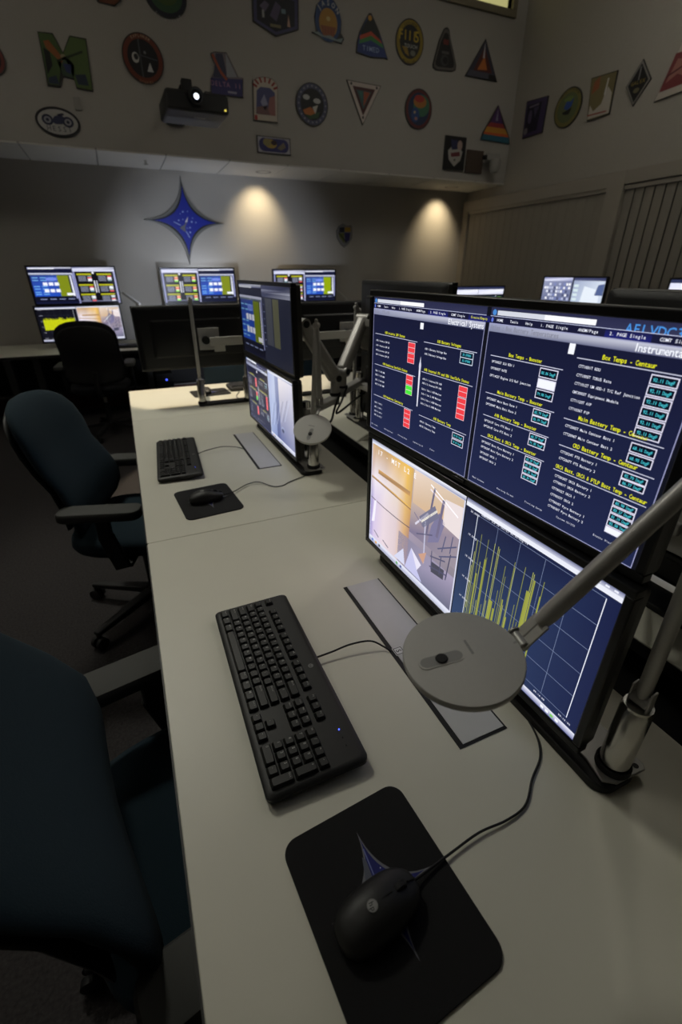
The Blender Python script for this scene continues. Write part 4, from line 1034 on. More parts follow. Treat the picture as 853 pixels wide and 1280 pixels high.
# ------------------------------------------------------------------ small things by the back wall
t = thing('computer_tower', 'black computer tower with a blue light on the floor by the wall desk', 'computer', (.285, 5.48, 0))
m = MB(); m.box((0, .2, .23), (.18, .42, .44)); m.build('case', 'black_plastic', t, bevel=.006)
m = MB(); m.box((0, -.012, .23), (.165, .006, .42)); m.box((0, -.016, .37), (.14, .004, .04)); m.build('front_panel', 'matte_black', t, bevel=.002)
m = MB(); m.cyl((.02, -.015, .385), (.02, -.022, .385), .009, n=14); m.build('power_light', 'led_blue', t)
for (x, z) in ((-.08, .006), (.08, .006)):
    m = MB(); m.box((x * .9, .2, z), (.02, .36, .012)); m.build('foot', 'matte_black', t)
kb4 = thing('keyboard', 'dark keyboard on the wall desk right of the far left stack', 'keyboard', (-.02, 5.50, DZ))
m = MB(); m.loft([[(u, v, z) for u, v in rrect(.40 - i, .16 - i, .012, 4)] for i, z in ((.006, .001), (0, .008), (0, .018), (.008, .024))]); m.build('body', 'black_plastic', kb4)
m = MB()
for r in range(6):
    for c in range(19): m.box((-.18 + .02 * c, -.055 + .02 * r, .0265), (.0165, .0165, .006))
m.build('keys', 'key_plastic', kb4)
def wall_lamp(label, x, y):
    task_lamp(label, (x, y, DZ), (x + .02, y, 1.13), (x - .13, y + .02, 1.25), (x - .2, y + .03, 1.25), (0, 0, 1))
wall_lamp('lamp on the wall desk whose slim arm shows right of the far left stack', .17, 5.85)
wall_lamp('lamp on the wall desk whose slim arm shows right of the third wall screen', 2.62, 5.85)
wl = task_lamp('lamp on the wall desk hidden behind the screen under the blue star, lighting the wall', (1.02, 5.93, DZ), (1.03, 5.93, 1.08), (.95, 5.94, 1.17), (.90, 5.94, 1.18), (0, .25, -1))
ld = bpy.data.lights.new('lamp_beam', 'SPOT'); ld.energy = 8; ld.color = (.80, .86, 1.0); ld.spot_size = R(135); ld.spot_blend = .5; ld.shadow_soft_size = .005
lo = bpy.data.objects.new('lamp_beam', ld); COL.objects.link(lo); lo.parent = wl
lo.location = Vector((.90, 5.935, 1.215)) - Vector((1.02, 5.93, DZ)); lo.rotation_euler = Vector((-.05, .12, 1)).to_track_quat('-Z', 'Y').to_euler()

# blue star emblem
t = thing('star_emblem', 'large blue four-pointed star emblem with grey edges on the back wall', 'emblem', (.82, YW, 1.92))
T = [(.007, .415), (-.425, .006), (-.012, -.41), (.425, -.004)]
def star_solid(tips, k, y0, y1, name, mt, par):
    b = MB(); pts = star_pts(tips, k, 14)
    c0 = b.add((0, y0, 0)); c1 = b.add((0, y1, 0))
    ia = [b.add((u, y0, v)) for u, v in pts]; ib = [b.add((u, y1, v)) for u, v in pts]; n = len(pts)
    for i in range(n):
        j = (i + 1) % n
        b.face((c0, ia[i], ia[j])); b.face((c1, ib[j], ib[i])); b.face((ia[i], ib[i], ib[j], ia[j]))
    return b.build(name, mt, par, smooth=False)
star_solid(T, .20, -.0005, -.045, 'back_star', 'star_grey', t)
star_solid(shrink(T, .87), .17, -.045, -.060, 'rim', 'star_dark', t)
star_solid(shrink(T, .77), .16, -.060, -.072, 'blue_face', 'star_blue', t)
A = Art()
for (u, v, r_) in ((-.02, .09, .009), (.03, .095, .006), (-.05, .07, .005), (-.075, .01, .008), (-.03, .02, .006), (.075, .035, .006), (.06, .0, .009), (.105, -.005, .007), (.035, -.055, .008), (.03, -.10, .010), (.005, -.06, .005)): A.ell(u, v, r_, r_, (140, 160, 226), 0, 10)
A.poly([(.028, .05), (.012, -.005), (-.01, -.005), (-.002, .008)], (206, 208, 214), 1)
A.poly([(-.02, -.03), (-.008, -.008), (.006, -.014), (-.016, -.05), (-.02, -.10), (-.075, -.06), (-.045, -.04)], (96, 98, 108), 0)
A.line((-.13, -.005), (-.062, -.035), .008, (150, 170, 226), 1); A.line((-.012, -.09), (.018, -.15), .008, (150, 170, 226), 1)
m = MB(); m.art(A, lambda u, v, l: (u, -.0725 - .0004 * l, v)); m.build('comet_motif', 'art', t, smooth=False)

# ------------------------------------------------------------------ mission patches
GP = 'mission patches on the upper wall'
def patch(name, label, outline, art_fn, x=None, z=0, wall='front', th=.012, group=GP, edge=(40, 38, 36), y=None):
    if wall == 'front': f = lambda u, v, w: (u, -w, v); loc = (x, y if y is not None else YF, z)
    else: f = lambda u, v, w: (-w, -u, v); loc = (XR, x, z)
    b = MB()
    n = len(outline)
    ar = sum(outline[i][0] * outline[(i + 1) % n][1] - outline[(i + 1) % n][0] * outline[i][1] for i in range(n))
    if ar < 0: outline = outline[::-1]
    a = [b.add(f(u, v, -.003)) for u, v in outline]; c = [b.add(f(u, v, th)) for u, v in outline]
    for k in range(n): b.face((a[k], a[(k + 1) % n], c[(k + 1) % n], c[k]), 0, lin(edge))
    b.face(a[::-1], 0, lin(edge)); b.face(c, 0, lin(edge))
    A = Art(); art_fn(A)
    b.art(A, lambda u, v, l: f(u, v, th + .0006 * (l + 1)))
    o = b.build(name, 'art', None, loc, smooth=False)
    return tag(o, label, 'wall patch', group)
def ellipse(rx, ry, n=36): return [(rx * math.cos(2 * PI * k / n), ry * math.sin(2 * PI * k / n)) for k in range(n)]
def sc(pts, f, dx=0, dy=0): return [(u * f + dx, v * f + dy) for u, v in pts]

# 1 M-shaped
o = [(-0.156, 0.171), (-0.05, 0.176), (-0.004, 0.07), (0.068, 0.178), (0.188, 0.175), (0.165, -0.152), (0.041, -0.145), (0.037, -0.091), (-0.042, -0.08), (-0.078, -0.153), (-0.168, -0.148)]
def fa(A):
    G = (70, 92, 46)
    A.poly([(-.15, .165), (-.055, .168), (-.005, .06), (-.06, -.07), (-.085, -.14), (-.16, -.14)], G, 0)
    A.poly([(.07, .17), (.18, .168), (.158, -.145), (.048, -.138), (.03, -.06), (-.005, .06)], (84, 104, 56), 0)
    A.poly([(-.04, -.072), (.036, -.085), (.06, .0), (0, .055), (-.06, .0)], (60, 80, 60), 0)
    A.poly([(-.13, .12), (-.09, .13), (-.01, .03), (-.03, .0), (-.12, .08)], (150, 88, 40), 1)
    A.poly([(-.14, .08), (-.10, .06), (-.10, -.02), (-.15, -.08)], (18, 18, 20), 1)
    A.ell(-.01, .04, .02, .018, (150, 140, 110), 2); A.poly([(-.02, .0), (.04, .0), (.02, -.06), (-.01, -.05)], (44, 52, 100), 2)
    A.poly([(.05, -.06), (.13, -.05), (.14, -.12), (.06, -.12)], (40, 50, 70), 2); A.line((-.06, .01), (.14, .09), .014, (40, 52, 30), 2)
    A.poly([(-.15, -.10), (-.09, -.08), (-.08, -.135), (-.155, -.135)], (40, 52, 74), 2)
patch('mission_patch', 'green M-shaped mission patch with an orange animal', o, fa, -.043, 2.925)
# 2 round black with red ring
def fa(A):
    A.ell(0, 0, .155, .155, (110, 50, 34), 0, 40); A.ell(0, 0, .122, .122, (22, 22, 26), 1, 40)
    A.arc_text('EXPLORER', 0, 0, .133, .018, (190, 170, 140), PI / 2, 3); A.arc_text('SURVEY', 0, 0, .144, .018, (160, 120, 90), -PI / 2, 3, -.13)
    A.line((-.02, -.12), (-.02, .12), .012, (70, 70, 76), 2); A.line((-.02, .02), (.115, .0), .006, (80, 80, 90), 2)
    A.ell(-.06, .0, .028, .034, (190, 190, 186), 2); A.ell(-.055, .006, .018, .02, (40, 40, 44), 3); A.poly([(.02, -.08), (.05, -.02), (.07, -.08)], (196, 196, 196), 2); A.ell(.02, .04, .01, .01, (120, 120, 126), 2, 10)
patch('mission_patch', 'round black mission patch with a rust red lettered ring', ellipse(.164, .163, 44), fa, .561, 3.031)
# 3 oval with motorbike shape
def fa(A):
    A.ell(0, 0, .158, .092, (26, 26, 34), 0, 40); A.ell(0, 0, .148, .083, (176, 174, 170), 1, 40)
    for (u, v) in ((-.075, .01), (.075, .005)):
        A.ell(u, v, .042, .036, (44, 48, 70), 2); A.ell(u, v, .026, .022, (150, 150, 156), 3); A.ell(u, v, .012, .011, (44, 48, 70), 4)
    A.poly([(-.05, .0), (-.02, .035), (.03, .05), (.06, .03), (.03, -.012), (-.02, -.015)], (50, 54, 84), 5); A.poly([(.0, .05), (.05, .062), (.06, .05), (.02, .04)], (40, 44, 66), 5)
    A.text('HESSI', 0, -.062, .034, (90, 90, 100), 5, .8, 'c')
patch('mission_patch', 'white oval mission patch with a dark two-wheeled shape, lowest at left', ellipse(.167, .10, 44), fa, -.196, 2.544)
# 4 partial at the left edge
def fa(A): A.ell(0, 0, .09, .10, (120, 54, 48), 0); A.ell(0, 0, .07, .08, (36, 28, 30), 1); A.ell(0, .01, .03, .04, (120, 90, 60), 2)
patch('mission_patch', 'red-rimmed patch cut by the left picture edge', ellipse(.098, .108), fa, -.568, 2.901)
# 5 brown hex at the top
def fa(A): A.poly([(-.10, .08), (-.10, .0), (-.08, -.025), (.03, -.028), (.082, .01), (.08, .1)], (112, 62, 40), 0); A.poly([(-.07, .08), (-.06, .0), (.05, .0), (.06, .09)], (150, 96, 52), 1)
patch('mission_patch', 'brown patch whose lower rim shows at the top left edge', [(-.11, .1), (-.11, .005), (-.095, -.029), (.032, -.033), (.088, .008), (.088, .11)], fa, .374, 3.36)
# 6 round green top
def fa(A):
    A.ell(0, 0, .158, .13, (28, 30, 44), 0, 40); A.ell(0, .0, .13, .105, (52, 84, 54), 1, 36); A.ell(0, .02, .10, .08, (70, 90, 40), 2, 30)
    A.arc_text('SATELLITE', 0, .0, .142, .02, (180, 180, 180), -PI / 2, 3, -.17)
patch('mission_patch', 'round green and navy patch cut by the top edge above the red-ringed one', ellipse(.168, .137, 40), fa, .812, 3.449)
# 7 hexagonal navy
o = [(-0.21, 0.07), (0.011, 0.144), (0.218, 0.115), (0.209, -0.085), (-0.01, -0.157), (-0.218, -0.087)]
def fa(A):
    A.poly(sc(o, .95), (66, 64, 100), 0); A.poly(sc(o, .82), (24, 24, 34), 1)
    A.poly([(-.15, .02), (-.10, .06), (-.06, .04), (-.10, -.01)], (96, 88, 110), 2); A.poly([(-.06, -.03), (.0, .07), (.05, .04), (.0, -.06)], (84, 74, 100), 2)
    A.poly([(.10, -.08), (.115, .0), (.13, -.08)], (190, 150, 130), 2); A.text('ODYSSEY', 0, .085, .022, (120, 80, 70), 2, .72, 'c'); A.rect(-.06, -.10, .04, -.08, (120, 110, 80), 2); A.rect(-.13, -.05, -.11, .0, (150, 150, 150), 2); A.rect(.05, .0, .09, .03, (110, 130, 140), 2)
patch('mission_patch', 'six-sided navy patch with spacecraft, cut by the top edge', o, fa, 1.756, 3.485)
# 8 JASON
o = [(-.12, -.08), (-.135, .02), (-.11, .10), (-.06, .15), (0, .165), (.06, .15), (.11, .10), (.135, .02), (.13, -.06), (.165, -.095), (.14, -.13), (.06, -.125), (-.02, -.115), (-.11, -.10), (-.165, -.09)]
def fa(A):
    A.ell(0, .01, .13, .148, (40, 66, 110), 0, 40); A.ell(0, -.01, .092, .102, (168, 122, 44), 1, 36); A.poly([(-.08, -.03), (.08, -.03), (.05, -.10), (-.05, -.10)], (140, 80, 44), 2)
    A.arc_text('JASON', 0, .0, .108, .036, (200, 200, 196), PI / 2, 3, .42); A.ell(.0, .02, .02, .016, (200, 180, 120), 3)
    A.poly([(-.155, -.09), (-.10, -.08), (-.05, -.10), (.02, -.09), (.08, -.11), (.155, -.09), (.13, -.125), (-.10, -.105)], (128, 142, 140), 3)
    for k in range(5): A.line((-.06 + .03 * k, -.09), (-.06 + .03 * k, -.03), .006, (110, 60, 40), 3)
patch('mission_patch', 'oval blue and gold patch lettered JASON above a wave', o, fa, 2.26, 3.494)
# 9 curved triangle TIMED
o = [(-0.046, 0.198), (-.02, .20), (0.07, 0.087), (.12, .0), (0.148, -0.053), (0.175, -0.105), (.14, -.10), (-0.01, -0.112), (-0.177, -0.094), (-.17, -.02), (-0.145, 0.057), (-.09, .14)]
def fa(A):
    A.poly(sc(o, .94), (40, 60, 120), 0); A.poly([(-.04, .18), (-.01, .18), (.06, .09), (.09, .02), (-.13, .0), (-.13, .06), (-.08, .13)], (20, 26, 22), 1)
    A.poly([(-.14, .03), (-.02, .075), (.09, .02), (.10, .0), (-.02, .045), (-.14, -.0)], (186, 70, 44), 2); A.poly([(-.14, .0), (-.02, .045), (.105, -.0), (.12, -.03), (-.02, .01), (-.15, -.03)], (60, 130, 70), 2)
    A.ell(-.035, .165, .02, .02, (200, 150, 60), 2); A.text('TIMED', -.02, -.07, .036, (150, 170, 210), 3, .72, 'c')
patch('mission_patch', 'curved triangular patch with red and green bands over blue', o, fa, 2.728, 3.416)
# 10 oval yellow
def fa(A):
    A.ell(0, 0, .152, .160, (146, 124, 30), 0, 40); A.ell(0, 0, .118, .126, (26, 26, 24), 1, 36); A.text('FIII', -.03, .01, .072, (190, 160, 40), 3, .5, 'c'); A.text('5', .075, .005, .08, (200, 170, 40), 3, .6, 'c')
    A.text('TOUCH', .01, -.045, .028, (190, 190, 186), 3, .78, 'c'); A.poly([(-.09, -.04), (-.03, -.04), (.0, -.11), (-.05, -.09)], (150, 120, 40), 2); A.ell(.04, -.08, .03, .022, (120, 120, 110), 2)
    A.arc_text('EXPLORER', 0, 0, .128, .018, (50, 44, 20), PI / 2, 3); A.arc_text('MISSION', 0, 0, .144, .018, (50, 44, 20), -PI / 2, 3, -.14)
patch('mission_patch', 'yellow-ringed oval patch with a large figure 5', ellipse(.162, .170, 44), fa, 3.145, 3.473)
# 11 black rounded triangle
o = [(-.03, .19), (.0, .203), (.03, .19), (0.057, 0.117), (.11, .02), (0.153, -0.069), (.15, -.11), (0.11, -0.125), (-0.091, -0.135), (-.13, -.12), (-0.136, -0.091), (-0.079, 0.099)]
def fa(A):
    A.poly(sc(o, .94), (92, 88, 84), 0); A.poly(sc(o, .80), (30, 28, 28), 1); A.rect(-.03, .07, .035, .11, (110, 40, 34), 2); A.ell(.0, -.05, .05, .045, (56, 54, 56), 2); A.ell(.01, -.05, .03, .028, (20, 20, 22), 3); A.rect(-.04, .0, .05, .02, (80, 78, 76), 2)
patch('mission_patch', 'small black rounded triangle patch with grey border', o, fa, 3.57, 3.437)
# 12 flame triangle
o = [(0.002, 0.214), (0.216, -0.109), (-0.218, -0.105)]
def fa(A):
    A.poly(sc(o, .93), (56, 56, 74), 0); A.poly([(.0, .15), (.13, -.05), (-.12, -.05)], (90, 40, 34), 1); A.poly([(.01, .08), (.06, -.03), (-.07, -.04), (-.03, .02)], (190, 110, 50), 2); A.poly([(-.0, .19), (.014, .06), (-.014, .06)], (190, 190, 196), 3)
    A.poly([(-.2, -.1), (.2, -.1), (.16, -.055), (-.17, -.05)], (76, 78, 92), 3); A.poly([(.09, -.1), (.2, -.1), (.17, -.06), (.09, -.06)], (20, 20, 24), 4)
patch('mission_patch', 'triangular patch with flames, right end of the upper row', o, fa, 4.066, 3.405)
# 13 polygon DELTA
o = [(-0.105, 0.115), (-0.069, 0.13), (0.038, 0.138), (0.129, -0.017), (0.173, -0.018), (0.158, -0.16), (-0.135, -0.162), (-0.12, -0.051), (-0.068, 0.025)]
def fa(A):
    A.poly(sc(o, .96), (120, 112, 118), 0); A.poly([(-.125, -.05), (.165, -.03), (.15, -.155), (-.13, -.156)], (56, 54, 104), 1); A.poly([(-.06, .12), (.0, .125), (.03, -.04), (-.10, -.045)], (60, 62, 84), 1); A.poly([(.03, .13), (.115, -.02), (.02, -.03)], (150, 152, 158), 2)
    A.line((-.09, .11), (-.03, .0), .02, (160, 80, 50), 2); A.line((-.03, .0), (.02, -.05), .022, (160, 80, 50), 2); A.text('DELTA II', .01, -.10, .034, (160, 120, 150), 3, .72, 'c'); A.rect(.02, -.14, .10, -.125, (150, 150, 170), 3)
patch('mission_patch', 'irregular purple patch with a white sail shape, right behind the projector', o, fa, 1.24, 3.023)
# 14 arch poster
o = [(-0.119, 0.087), (-.08, .11), (-0.026, 0.122), (0.03, .124), (0.066, 0.119), (.10, .1), (0.117, 0.074), (0.099, -0.199), (-0.138, -0.202)]
def fa(A):
    A.poly(sc(o, .97), (188, 178, 164), 0); A.poly([(-.09, .02), (-.05, .05), (.04, .05), (.085, .02), (.08, -.15), (-.11, -.15)], (80, 82, 124), 1)
    for k in range(7): a = PI * (k + .5) / 7; A.line((.08 * math.cos(a) - .005, .035 + .05 * math.sin(a)), (.12 * math.cos(a) - .005, .045 + .078 * math.sin(a)), .016, (140, 44, 40), 2)
    A.poly([(.03, -.02), (.085, .0), (.08, -.15), (.0, -.15)], (150, 100, 96), 2); A.poly([(-.06, -.06), (-.02, .0), (.01, -.07), (-.02, -.12)], (150, 150, 180), 3); A.poly([(-.10, -.1), (.0, -.08), (.03, -.15), (-.11, -.15)], (120, 90, 90), 3)
    A.rect(-.125, -.195, -.10, -.16, (160, 40, 40), 3)
patch('mission_patch', 'arched patch with red and white stripes around a blue sky', o, fa, 1.621, 2.911)
# 15 round black with white shapes
def fa(A):
    A.ell(0, 0, .158, .155, (74, 76, 100), 0, 44); A.ell(0, 0, .122, .12, (20, 20, 22), 1, 40); A.ell(-.06, .05, .035, .02, (180, 180, 178), 2, 20); A.ell(.05, .03, .038, .02, (180, 180, 178), 2, 20)
    A.poly([(-.10, -.05), (-.02, -.02), (.04, -.06), (-.02, -.085), (-.08, -.08)], (176, 100, 40), 3); A.poly([(.0, -.02), (.06, .0), (.03, -.07)], (190, 186, 176), 4); A.poly([(-.08, -.085), (.08, -.05), (.06, -.10), (-.03, -.115)], (54, 78, 50), 2)
    for k in range(20): A.ell(.14 * math.cos(k * .314), .138 * math.sin(k * .314), .007, .007, (150, 150, 160), 2, 8)
patch('mission_patch', 'round black patch with two white leaf shapes and an orange swoosh', ellipse(.168, .164, 44), fa, 2.082, 2.885)
# 16 inverted triangle
o = [(-0.189, 0.114), (0.195, 0.108), (-0.005, -0.222)]
def fa(A):
    A.poly(sc(o, .95), (196, 184, 176), 0); A.poly(sc(o, .66), (70, 26, 26), 1); A.poly(sc(o, .44), (60, 84, 84), 2); A.poly([(.0, .045), (.07, .04), (.0, -.07)], (160, 80, 50), 3); A.poly([(-.06, .04), (-.01, .045), (-.01, -.04)], (60, 110, 100), 3)
    for (u, v) in ((-.14, .09), (.145, .086), (-.004, -.16)): A.ell(u, v, .012, .012, (60, 56, 60), 3, 10)
patch('mission_patch', 'white-bordered patch shaped as a triangle pointing down', o, fa, 2.64, 2.997)
# 17 rainbow oval
def fa(A):
    A.ell(0, 0, .155, .158, (96, 40, 40), 0, 40); A.ell(0, 0, .130, .134, (30, 50, 84), 1, 36); A.ell(.03, .03, .10, .09, (60, 110, 84), 2); A.ell(.01, .06, .08, .05, (170, 110, 44), 3); A.ell(.0, .085, .06, .03, (170, 50, 44), 4); A.ell(-.04, -.05, .05, .06, (44, 76, 130), 5); A.ell(-.05, -.03, .012, .012, (190, 170, 130), 6, 10); A.ell(-.03, -.08, .018, .014, (170, 120, 110), 6, 12)
patch('mission_patch', 'rainbow-coloured oval patch with red rim under the black triangle', ellipse(.166, .168, 44), fa, 3.295, 2.967)
# 18 triangle rainbow
o = [(-0.015, 0.22), (0.20, -0.05), (0.221, -0.115), (-0.206, -0.105), (-.19, -.04)]
def fa(A):
    A.poly([(-.015, .21), (.08, .06), (-.10, .06)], (74, 44, 96), 0); A.poly([(-.10, .06), (.08, .06), (.12, .02), (-.14, .02)], (150, 50, 56), 0); A.poly([(-.14, .02), (.12, .02), (.17, -.03), (-.17, -.03)], (196, 140, 50), 0); A.poly([(-.17, -.03), (.17, -.03), (.19, -.055), (-.18, -.05)], (200, 90, 44), 0); A.poly([(-.18, -.05), (.19, -.055), (.21, -.11), (-.2, -.1)], (50, 104, 124), 0)
    A.poly([(-.012, .19), (.006, .08), (-.03, .08)], (130, 130, 150), 1)
patch('mission_patch', 'triangular patch with sunset stripes near the room corner', o, fa, 4.355, 2.886)
# 19 small horizontal rectangle
o = [(-0.168, 0.067), (0.171, 0.067), (0.171, -0.067), (-0.168, -0.067)]
def fa(A):
    A.rect(-.160, -.06, .163, .06, (170, 168, 178), 0); A.poly(rrect(.30, .105, .05, 6), (50, 50, 104), 1); A.ell(-.03, .01, .06, .035, (170, 140, 60), 2); A.ell(-.07, .02, .04, .03, (140, 130, 80), 3); A.poly([(.03, -.02), (.10, .03), (.12, -.01), (.07, -.035)], (120, 110, 90), 3); A.ell(.0, .02, .03, .02, (60, 40, 40), 4)
patch('mission_patch', 'small horizontal purple patch, lowest below the striped arch', o, fa, 1.67, 2.534)
# 20 eagle frame
def fa(A):
    A.rect(-.132, -.147, .132, .147, (16, 16, 18), 0); A.poly([(-.10, .02), (-.08, -.06), (-.0, -.12), (.08, -.06), (.10, .02), (.05, .06), (-.05, .06)], (170, 166, 160), 1)
    A.poly([(-.07, .12), (.02, .12), (.03, .04), (-.05, .03)], (50, 50, 90), 2); A.ell(.055, .075, .035, .045, (170, 146, 138), 2); A.poly([(-.06, .0), (.06, .02), (.07, -.02), (-.05, -.035)], (110, 44, 50), 2); A.ell(0, -.06, .012, .01, (60, 60, 60), 2, 10)
patch('framed_crest', 'black framed crest with a white winged shield, right of the soffit lights', [(-.142, .154), (.142, .154), (.142, -.154), (-.142, -.154)], fa, 3.805, 2.627, th=.02)
# shield crest on the back wall
o = [(-.075, .10), (-.02, .125), (.03, .105), (.10, .11), (.11, .03), (.105, -.03), (.06, -.09), (.0, -.13), (-.05, -.10), (-.10, -.03), (-.11, .05)]
def fa(A):
    A.poly(sc(o, .97), (120, 120, 122), 0); A.poly([(-.07, .085), (.0, .09), (.0, .035), (-.07, .03)], (20, 24, 46), 1); A.poly([(.005, .09), (.085, .09), (.085, .04), (.005, .04)], (160, 126, 20), 1); A.poly([(.0, .03), (.08, .03), (.07, -.05), (.01, -.085)], (34, 30, 90), 1); A.poly([(-.08, .02), (-.005, .03), (-.0, -.09), (-.07, -.02)], (96, 104, 40), 1); A.line((-.08, .03), (.03, -.08), .014, (40, 44, 20), 2)
patch('shield_crest', 'small quartered shield crest on the back wall right of the star', o, fa, 2.745, 1.84, y=YW, group=None)
# right wall patches
o = [(-.16, .174), (.159, .15), (.152, -.16), (-.15, -.16)]
def fa(A):
    A.poly(sc(o, .96), (66, 54, 92), 0); A.poly([(-.13, .13), (.08, .12), (.06, -.12), (-.13, -.12)], (26, 24, 44), 1); A.ell(-.07, .02, .03, .06, (90, 80, 110), 2); A.ell(-.11, -.1, .03, .03, (130, 124, 130), 2); A.poly([(-.03, .09), (.05, .09), (.0, .0)], (76, 70, 100), 2); A.rect(-.10, .10, .04, .115, (130, 120, 140), 2)
patch('mission_patch', 'purple square patch, first on the right wall from the corner', o, fa, 5.081, 2.941, 'right')
def fa(A):
    A.ell(0, 0, .163, .152, (120, 112, 62), 0, 40); A.ell(0, 0, .13, .12, (96, 104, 70), 1, 36); A.poly([(-.05, .0), (-.02, .06), (.03, .04), (.07, .07), (.05, .0), (.0, -.02)], (50, 80, 150), 2); A.poly([(-.06, -.03), (.06, -.01), (.03, -.06), (-.04, -.05)], (24, 30, 30), 3); A.ell(0, .07, .06, .02, (110, 130, 70), 2)
    A.arc_text('SMALL EXPLORER', 0, 0, .138, .018, (60, 56, 34), PI / 2, 3)
patch('mission_patch', 'olive oval patch with a blue bird shape, second on the right wall', ellipse(.173, .162, 44), fa, 4.622, 2.922, 'right')
o = [(-.158, .172), (.133, .152), (.139, -.162), (-.113, -.163)]
def fa(A):
    A.poly(sc(o, .96), (120, 110, 76), 0); A.poly([(-.11, -.15), (.13, -.15), (.12, .0), (.06, .06), (.02, -.06), (-.06, -.1), (-.11, -.04)], (186, 180, 170), 1); A.poly([(-.11, .13), (-.05, .16), (-.04, .07), (-.12, .04)], (150, 90, 60), 1); A.line((.04, .0), (.05, .12), .016, (206, 204, 200), 2); A.line((-.12, -.12), (.1, -.13), .01, (150, 60, 50), 3)
patch('mission_patch', 'tan and white square patch, third on the right wall', o, fa, 4.224, 2.917, 'right')
o = [(-.002, .160), (.120, .0), (-.002, -.160), (-.120, .0)]
def fa(A):
    A.poly(sc(o, .95), (130, 128, 124), 0); A.poly(sc(o, .82), (22, 22, 26), 1); A.text('GALEX', 0, -.008, .026, (150, 130, 60), 3, .74, 'c'); A.line((0, .11), (0, .02), .008, (150, 150, 150), 3); A.ell(0, -.05, .03, .018, (110, 104, 80), 3)
patch('mission_patch', 'black diamond-shaped patch with gold lettering on the right wall', o, fa, 3.843, 2.917, 'right')
o = [(-.098, .124), (-.03, .2), (.035, .191), (.16, -.167), (-.097, -.147)]
o = [(-.16, -.167), (.12, -.15), (.12, .13), (.05, .2), (-.035, .191), (-.05, .12)]
def fa(A):
    A.poly(sc(o, .97), (186, 178, 168), 0); A.poly([(-.13, -.11), (.115, -.10), (.115, .11), (-.06, .12)], (120, 56, 58), 1); A.poly([(-.09, -.06), (.0, -.02), (.08, -.06), (.06, .06), (-.03, .08)], (160, 110, 100), 2); A.line((-.1, -.02), (.1, .04), .012, (90, 40, 44), 3)
patch('mission_patch', 'pink and white patch cut by the right picture edge', o, fa, 3.48, 2.905, 'right')
# light switch plate, brown plate, camera
m = MB(); m.box((0, -.006, 0), (.05, .012, .085)); m.box((0, -.0135, 0), (.016, .004, .03)); tag(m.build('wall_plate', 'camera_grey', None, (-.019, YF, 2.681), bevel=.002), 'small pale wall plate between the M patch and the white oval', 'wall plate')
m = MB(); m.box((0, -.012, 0), (.235, .022, .215)); tag(m.build('wall_plaque', 'plate_brown', None, (4.09, YF, 2.57), bevel=.003), 'brown square plaque right of the black framed crest', 'plaque')
t = thing('security_camera', 'grey camera on a bracket in front of the brown plaque', 'camera', (4.29, YF, 2.57))
m = MB(); m.box((-.01, -.01, .05), (.07, .02, .10)); m.bar((-.01, -.02, .06), (-.01, -.10, .03), .03, .02); m.build('bracket', 'camera_grey', t, bevel=.003)
m = MB(); m.bar((-.11, -.11, .035), (.07, -.11, .045), .05, .055); m.cyl((-.11, -.11, .035), (-.15, -.11, .03), .022, n=18, mi=1); m.build('camera_body', ['camera_grey', 'matte_black'], t, bevel=.004)
m = MB(); m.lathe([(.001, .02), (.06, .02), (.066, 0), (.06, -.07), (.04, -.10), (.001, -.11)], (.02, -.12, .0), n=24); m.build('housing', 'camera_grey', t)

# ------------------------------------------------------------------ projector
t = thing('projector', 'dark grey video projector with glowing lens mounted under the patches', 'projector', (.825, 4.82, 2.588), R(1))
W, D, H = .47, .44, .118
m = MB(); m.loft([[(u, v, z) for u, v in rrect(W - i, D - i, .018, 4)] for i, z in ((.02, -H / 2), (.0, -H / 2 + .012), (0, H / 2 - .012), (.02, H / 2))]); m.build('case', 'projector_grey', t)
m = MB(); m.prism(rrect(.43, .40, .015, 4), -H / 2 - .003, -H / 2 + .001); m.build('underside', 'projector_under', t)
m = MB(); m.lathe([(.056, 0), (.056, .018), (.044, .020), (.038, .004), (.056, .0)], (-.01, -D / 2 + .0, .026), (0, -1, 0), 36); m.build('lens_ring', 'black_plastic', t)
m = MB(); m.lathe([(.001, .010), (.02, .009), (.037, .003), (.037, .001), (.001, .0)], (-.01, -D / 2, .026), (0, -1, 0), 36); ln = m.build('lens', 'lens_glass', t)
m = MB(); m.lathe([(.001, .013), (.015, .012), (.019, .0105), (.001, .010)], (-.01, -D / 2, .026), (0, -1, 0), 24); m.build('lens_glow', 'lens_glow', ln)
m = MB(); m.box((.085, -D / 2 + .02, H / 2), (.05, .03, .02)); m.build('focus_window', 'projector_under', t, bevel=.003)
m = MB(); m.box((0, 0, H / 2 + .012), (.16, .14, .024)); m.box((-.045, -.06, H / 2 + .055), (.075, .07, .09)); m.bar((-.06, .0, H / 2 + .06), (-.06, .61, H / 2 + .06), .05, .05); m.box((-.06, .61, H / 2 + .06), (.16, .03, .2)); m.build('wall_mount', 'matte_black', t, bevel=.004)
m = MB(); m.cyl((.205, -D / 2 + .004, -.035), (.205, -D / 2 - .006, -.035), .007, n=12); m.build('status_light', 'led_yellow', t)
m = MB(); m.box((.03, -.06, -H / 2 - .0035), (.09, .012, .003), 0, 0); m.build('name_strip', 'camera_grey', t)

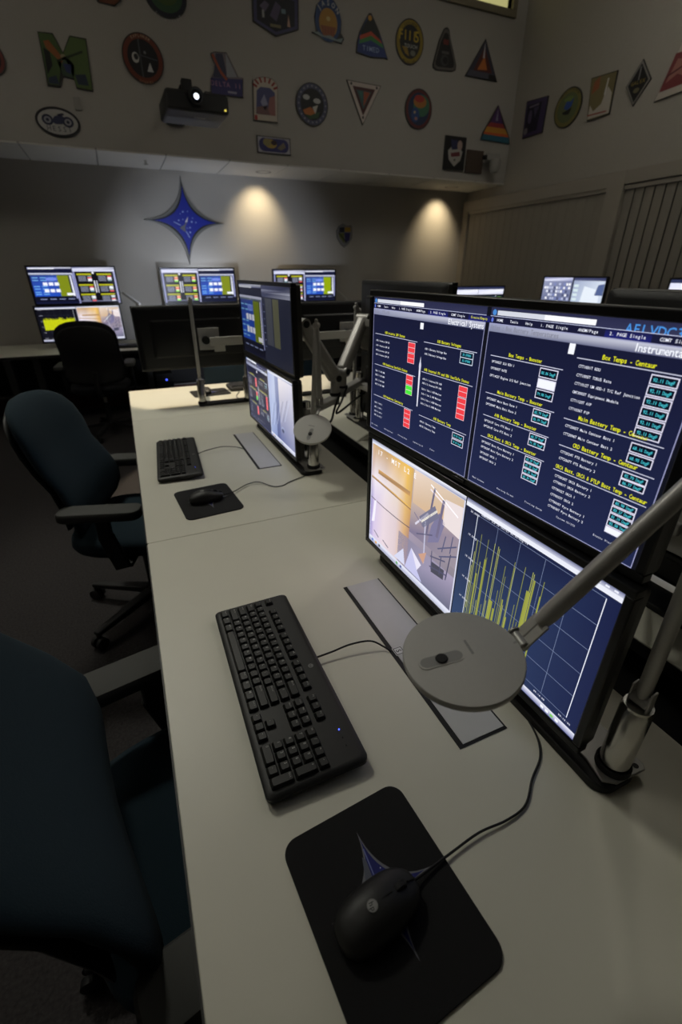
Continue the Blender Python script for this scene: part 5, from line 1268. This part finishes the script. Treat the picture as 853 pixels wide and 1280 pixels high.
# ------------------------------------------------------------------ room light: recessed lamps in the high ceiling
def ceil_spot(label, x, y, p, aim, size, blend, col, soft=.09):
    t = thing('ceiling_lamp', label, 'ceiling light', (x, y, ZC - .001), group='recessed lamps in the high ceiling')
    rb = MB(); rb.lathe([(.13, 0), (.13, -.012), (.10, -.012), (.09, .0)], n=32); rb.build('trim_ring', 'tile_grid', t)
    bb = MB(); bb.lathe([(.001, -.004), (.07, -.004), (.085, .0), (.001, .0)], n=24); bb.build('lens', 'bulb_warm', t)
    l = bpy.data.lights.new('ceiling_beam', 'SPOT'); l.energy = p; l.color = col; l.spot_size = R(size); l.spot_blend = blend; l.shadow_soft_size = soft
    q = bpy.data.objects.new('ceiling_beam', l); COL.objects.link(q); q.parent = t; q.location = (0, 0, -.03)
    q.rotation_euler = (Vector(aim) - Vector((x, y, ZC - .03))).to_track_quat('-Z', 'Y').to_euler()
ceil_spot('recessed ceiling lamp above the farther desk section', -.45, 3.6, 235, (.3, 1.75, .74), 62, .85, (1.0, .98, .86), .34)
ceil_spot('recessed ceiling lamp lighting the end desk', .40, 4.45, 540, (.55, 3.46, .74), 25, .2, (1.0, .83, .60), .025)
ceil_spot('recessed ceiling lamp above the right bank', 2.4, 2.2, 45, (1.6, 1.8, .74), 70, .9, (1.0, .93, .82), .12)
w = bpy.data.worlds.new('room_air'); S.world = w; w.use_nodes = True
w.node_tree.nodes['Background'].inputs['Color'].default_value = (.004, .004, .005, 1)
# added unseen uplights that bounce ambient fill off the high ceiling
for (x, y, lb) in ((-2.3, 2.7, 'left of the desks'), (3.3, 2.5, 'right of the desks')):
    t = thing('pendant_uplight', 'slim pendant trough hung from the high ceiling ' + lb, 'ceiling light', (x, y, ZC), group='pendant uplights')
    m = MB(); m.box((0, 0, -.62), (1.24, .16, .05)); m.build('trough', 'tile_grid', t, bevel=.006)
    for dx in (-.5, .5):
        m = MB(); m.cyl((dx, 0, -.6), (dx, 0, 0), .006, n=10); m.build('hanger', 'steel_plate', t)
    al = bpy.data.lights.new('uplight', 'AREA'); al.shape = 'RECTANGLE'; al.size = 1.2; al.size_y = .12; al.energy = 33; al.color = (1, .98, .93)
    q = bpy.data.objects.new('uplight', al); COL.objects.link(q); q.parent = t; q.location = (0, 0, -.585); q.rotation_euler = (PI, 0, 0)

# ------------------------------------------------------------------ camera and view
cd = bpy.data.cameras.new('camera'); cam = bpy.data.objects.new('camera', cd); COL.objects.link(cam)
yaw, pitch = R(23.726), R(27.801)
fw = Vector((math.sin(yaw) * math.cos(pitch), math.cos(yaw) * math.cos(pitch), -math.sin(pitch)))
cam.location = (0, 0, 1.4406); cam.rotation_euler = fw.to_track_quat('-Z', 'Y').to_euler()
cd.sensor_fit = 'VERTICAL'; cd.sensor_height = 36; cd.sensor_width = 24; cd.lens = 570.76 / 1280 * 36; cd.clip_start = .02
cd.dof.use_dof = True; cd.dof.focus_distance = .85; cd.dof.aperture_fstop = 4.0
S.camera = cam
S.view_settings.view_transform = 'Standard'; S.view_settings.look = 'None'
S.view_settings.exposure = 0; S.view_settings.gamma = 1; S.view_settings.use_curve_mapping = False
S.cycles.max_bounces = 6
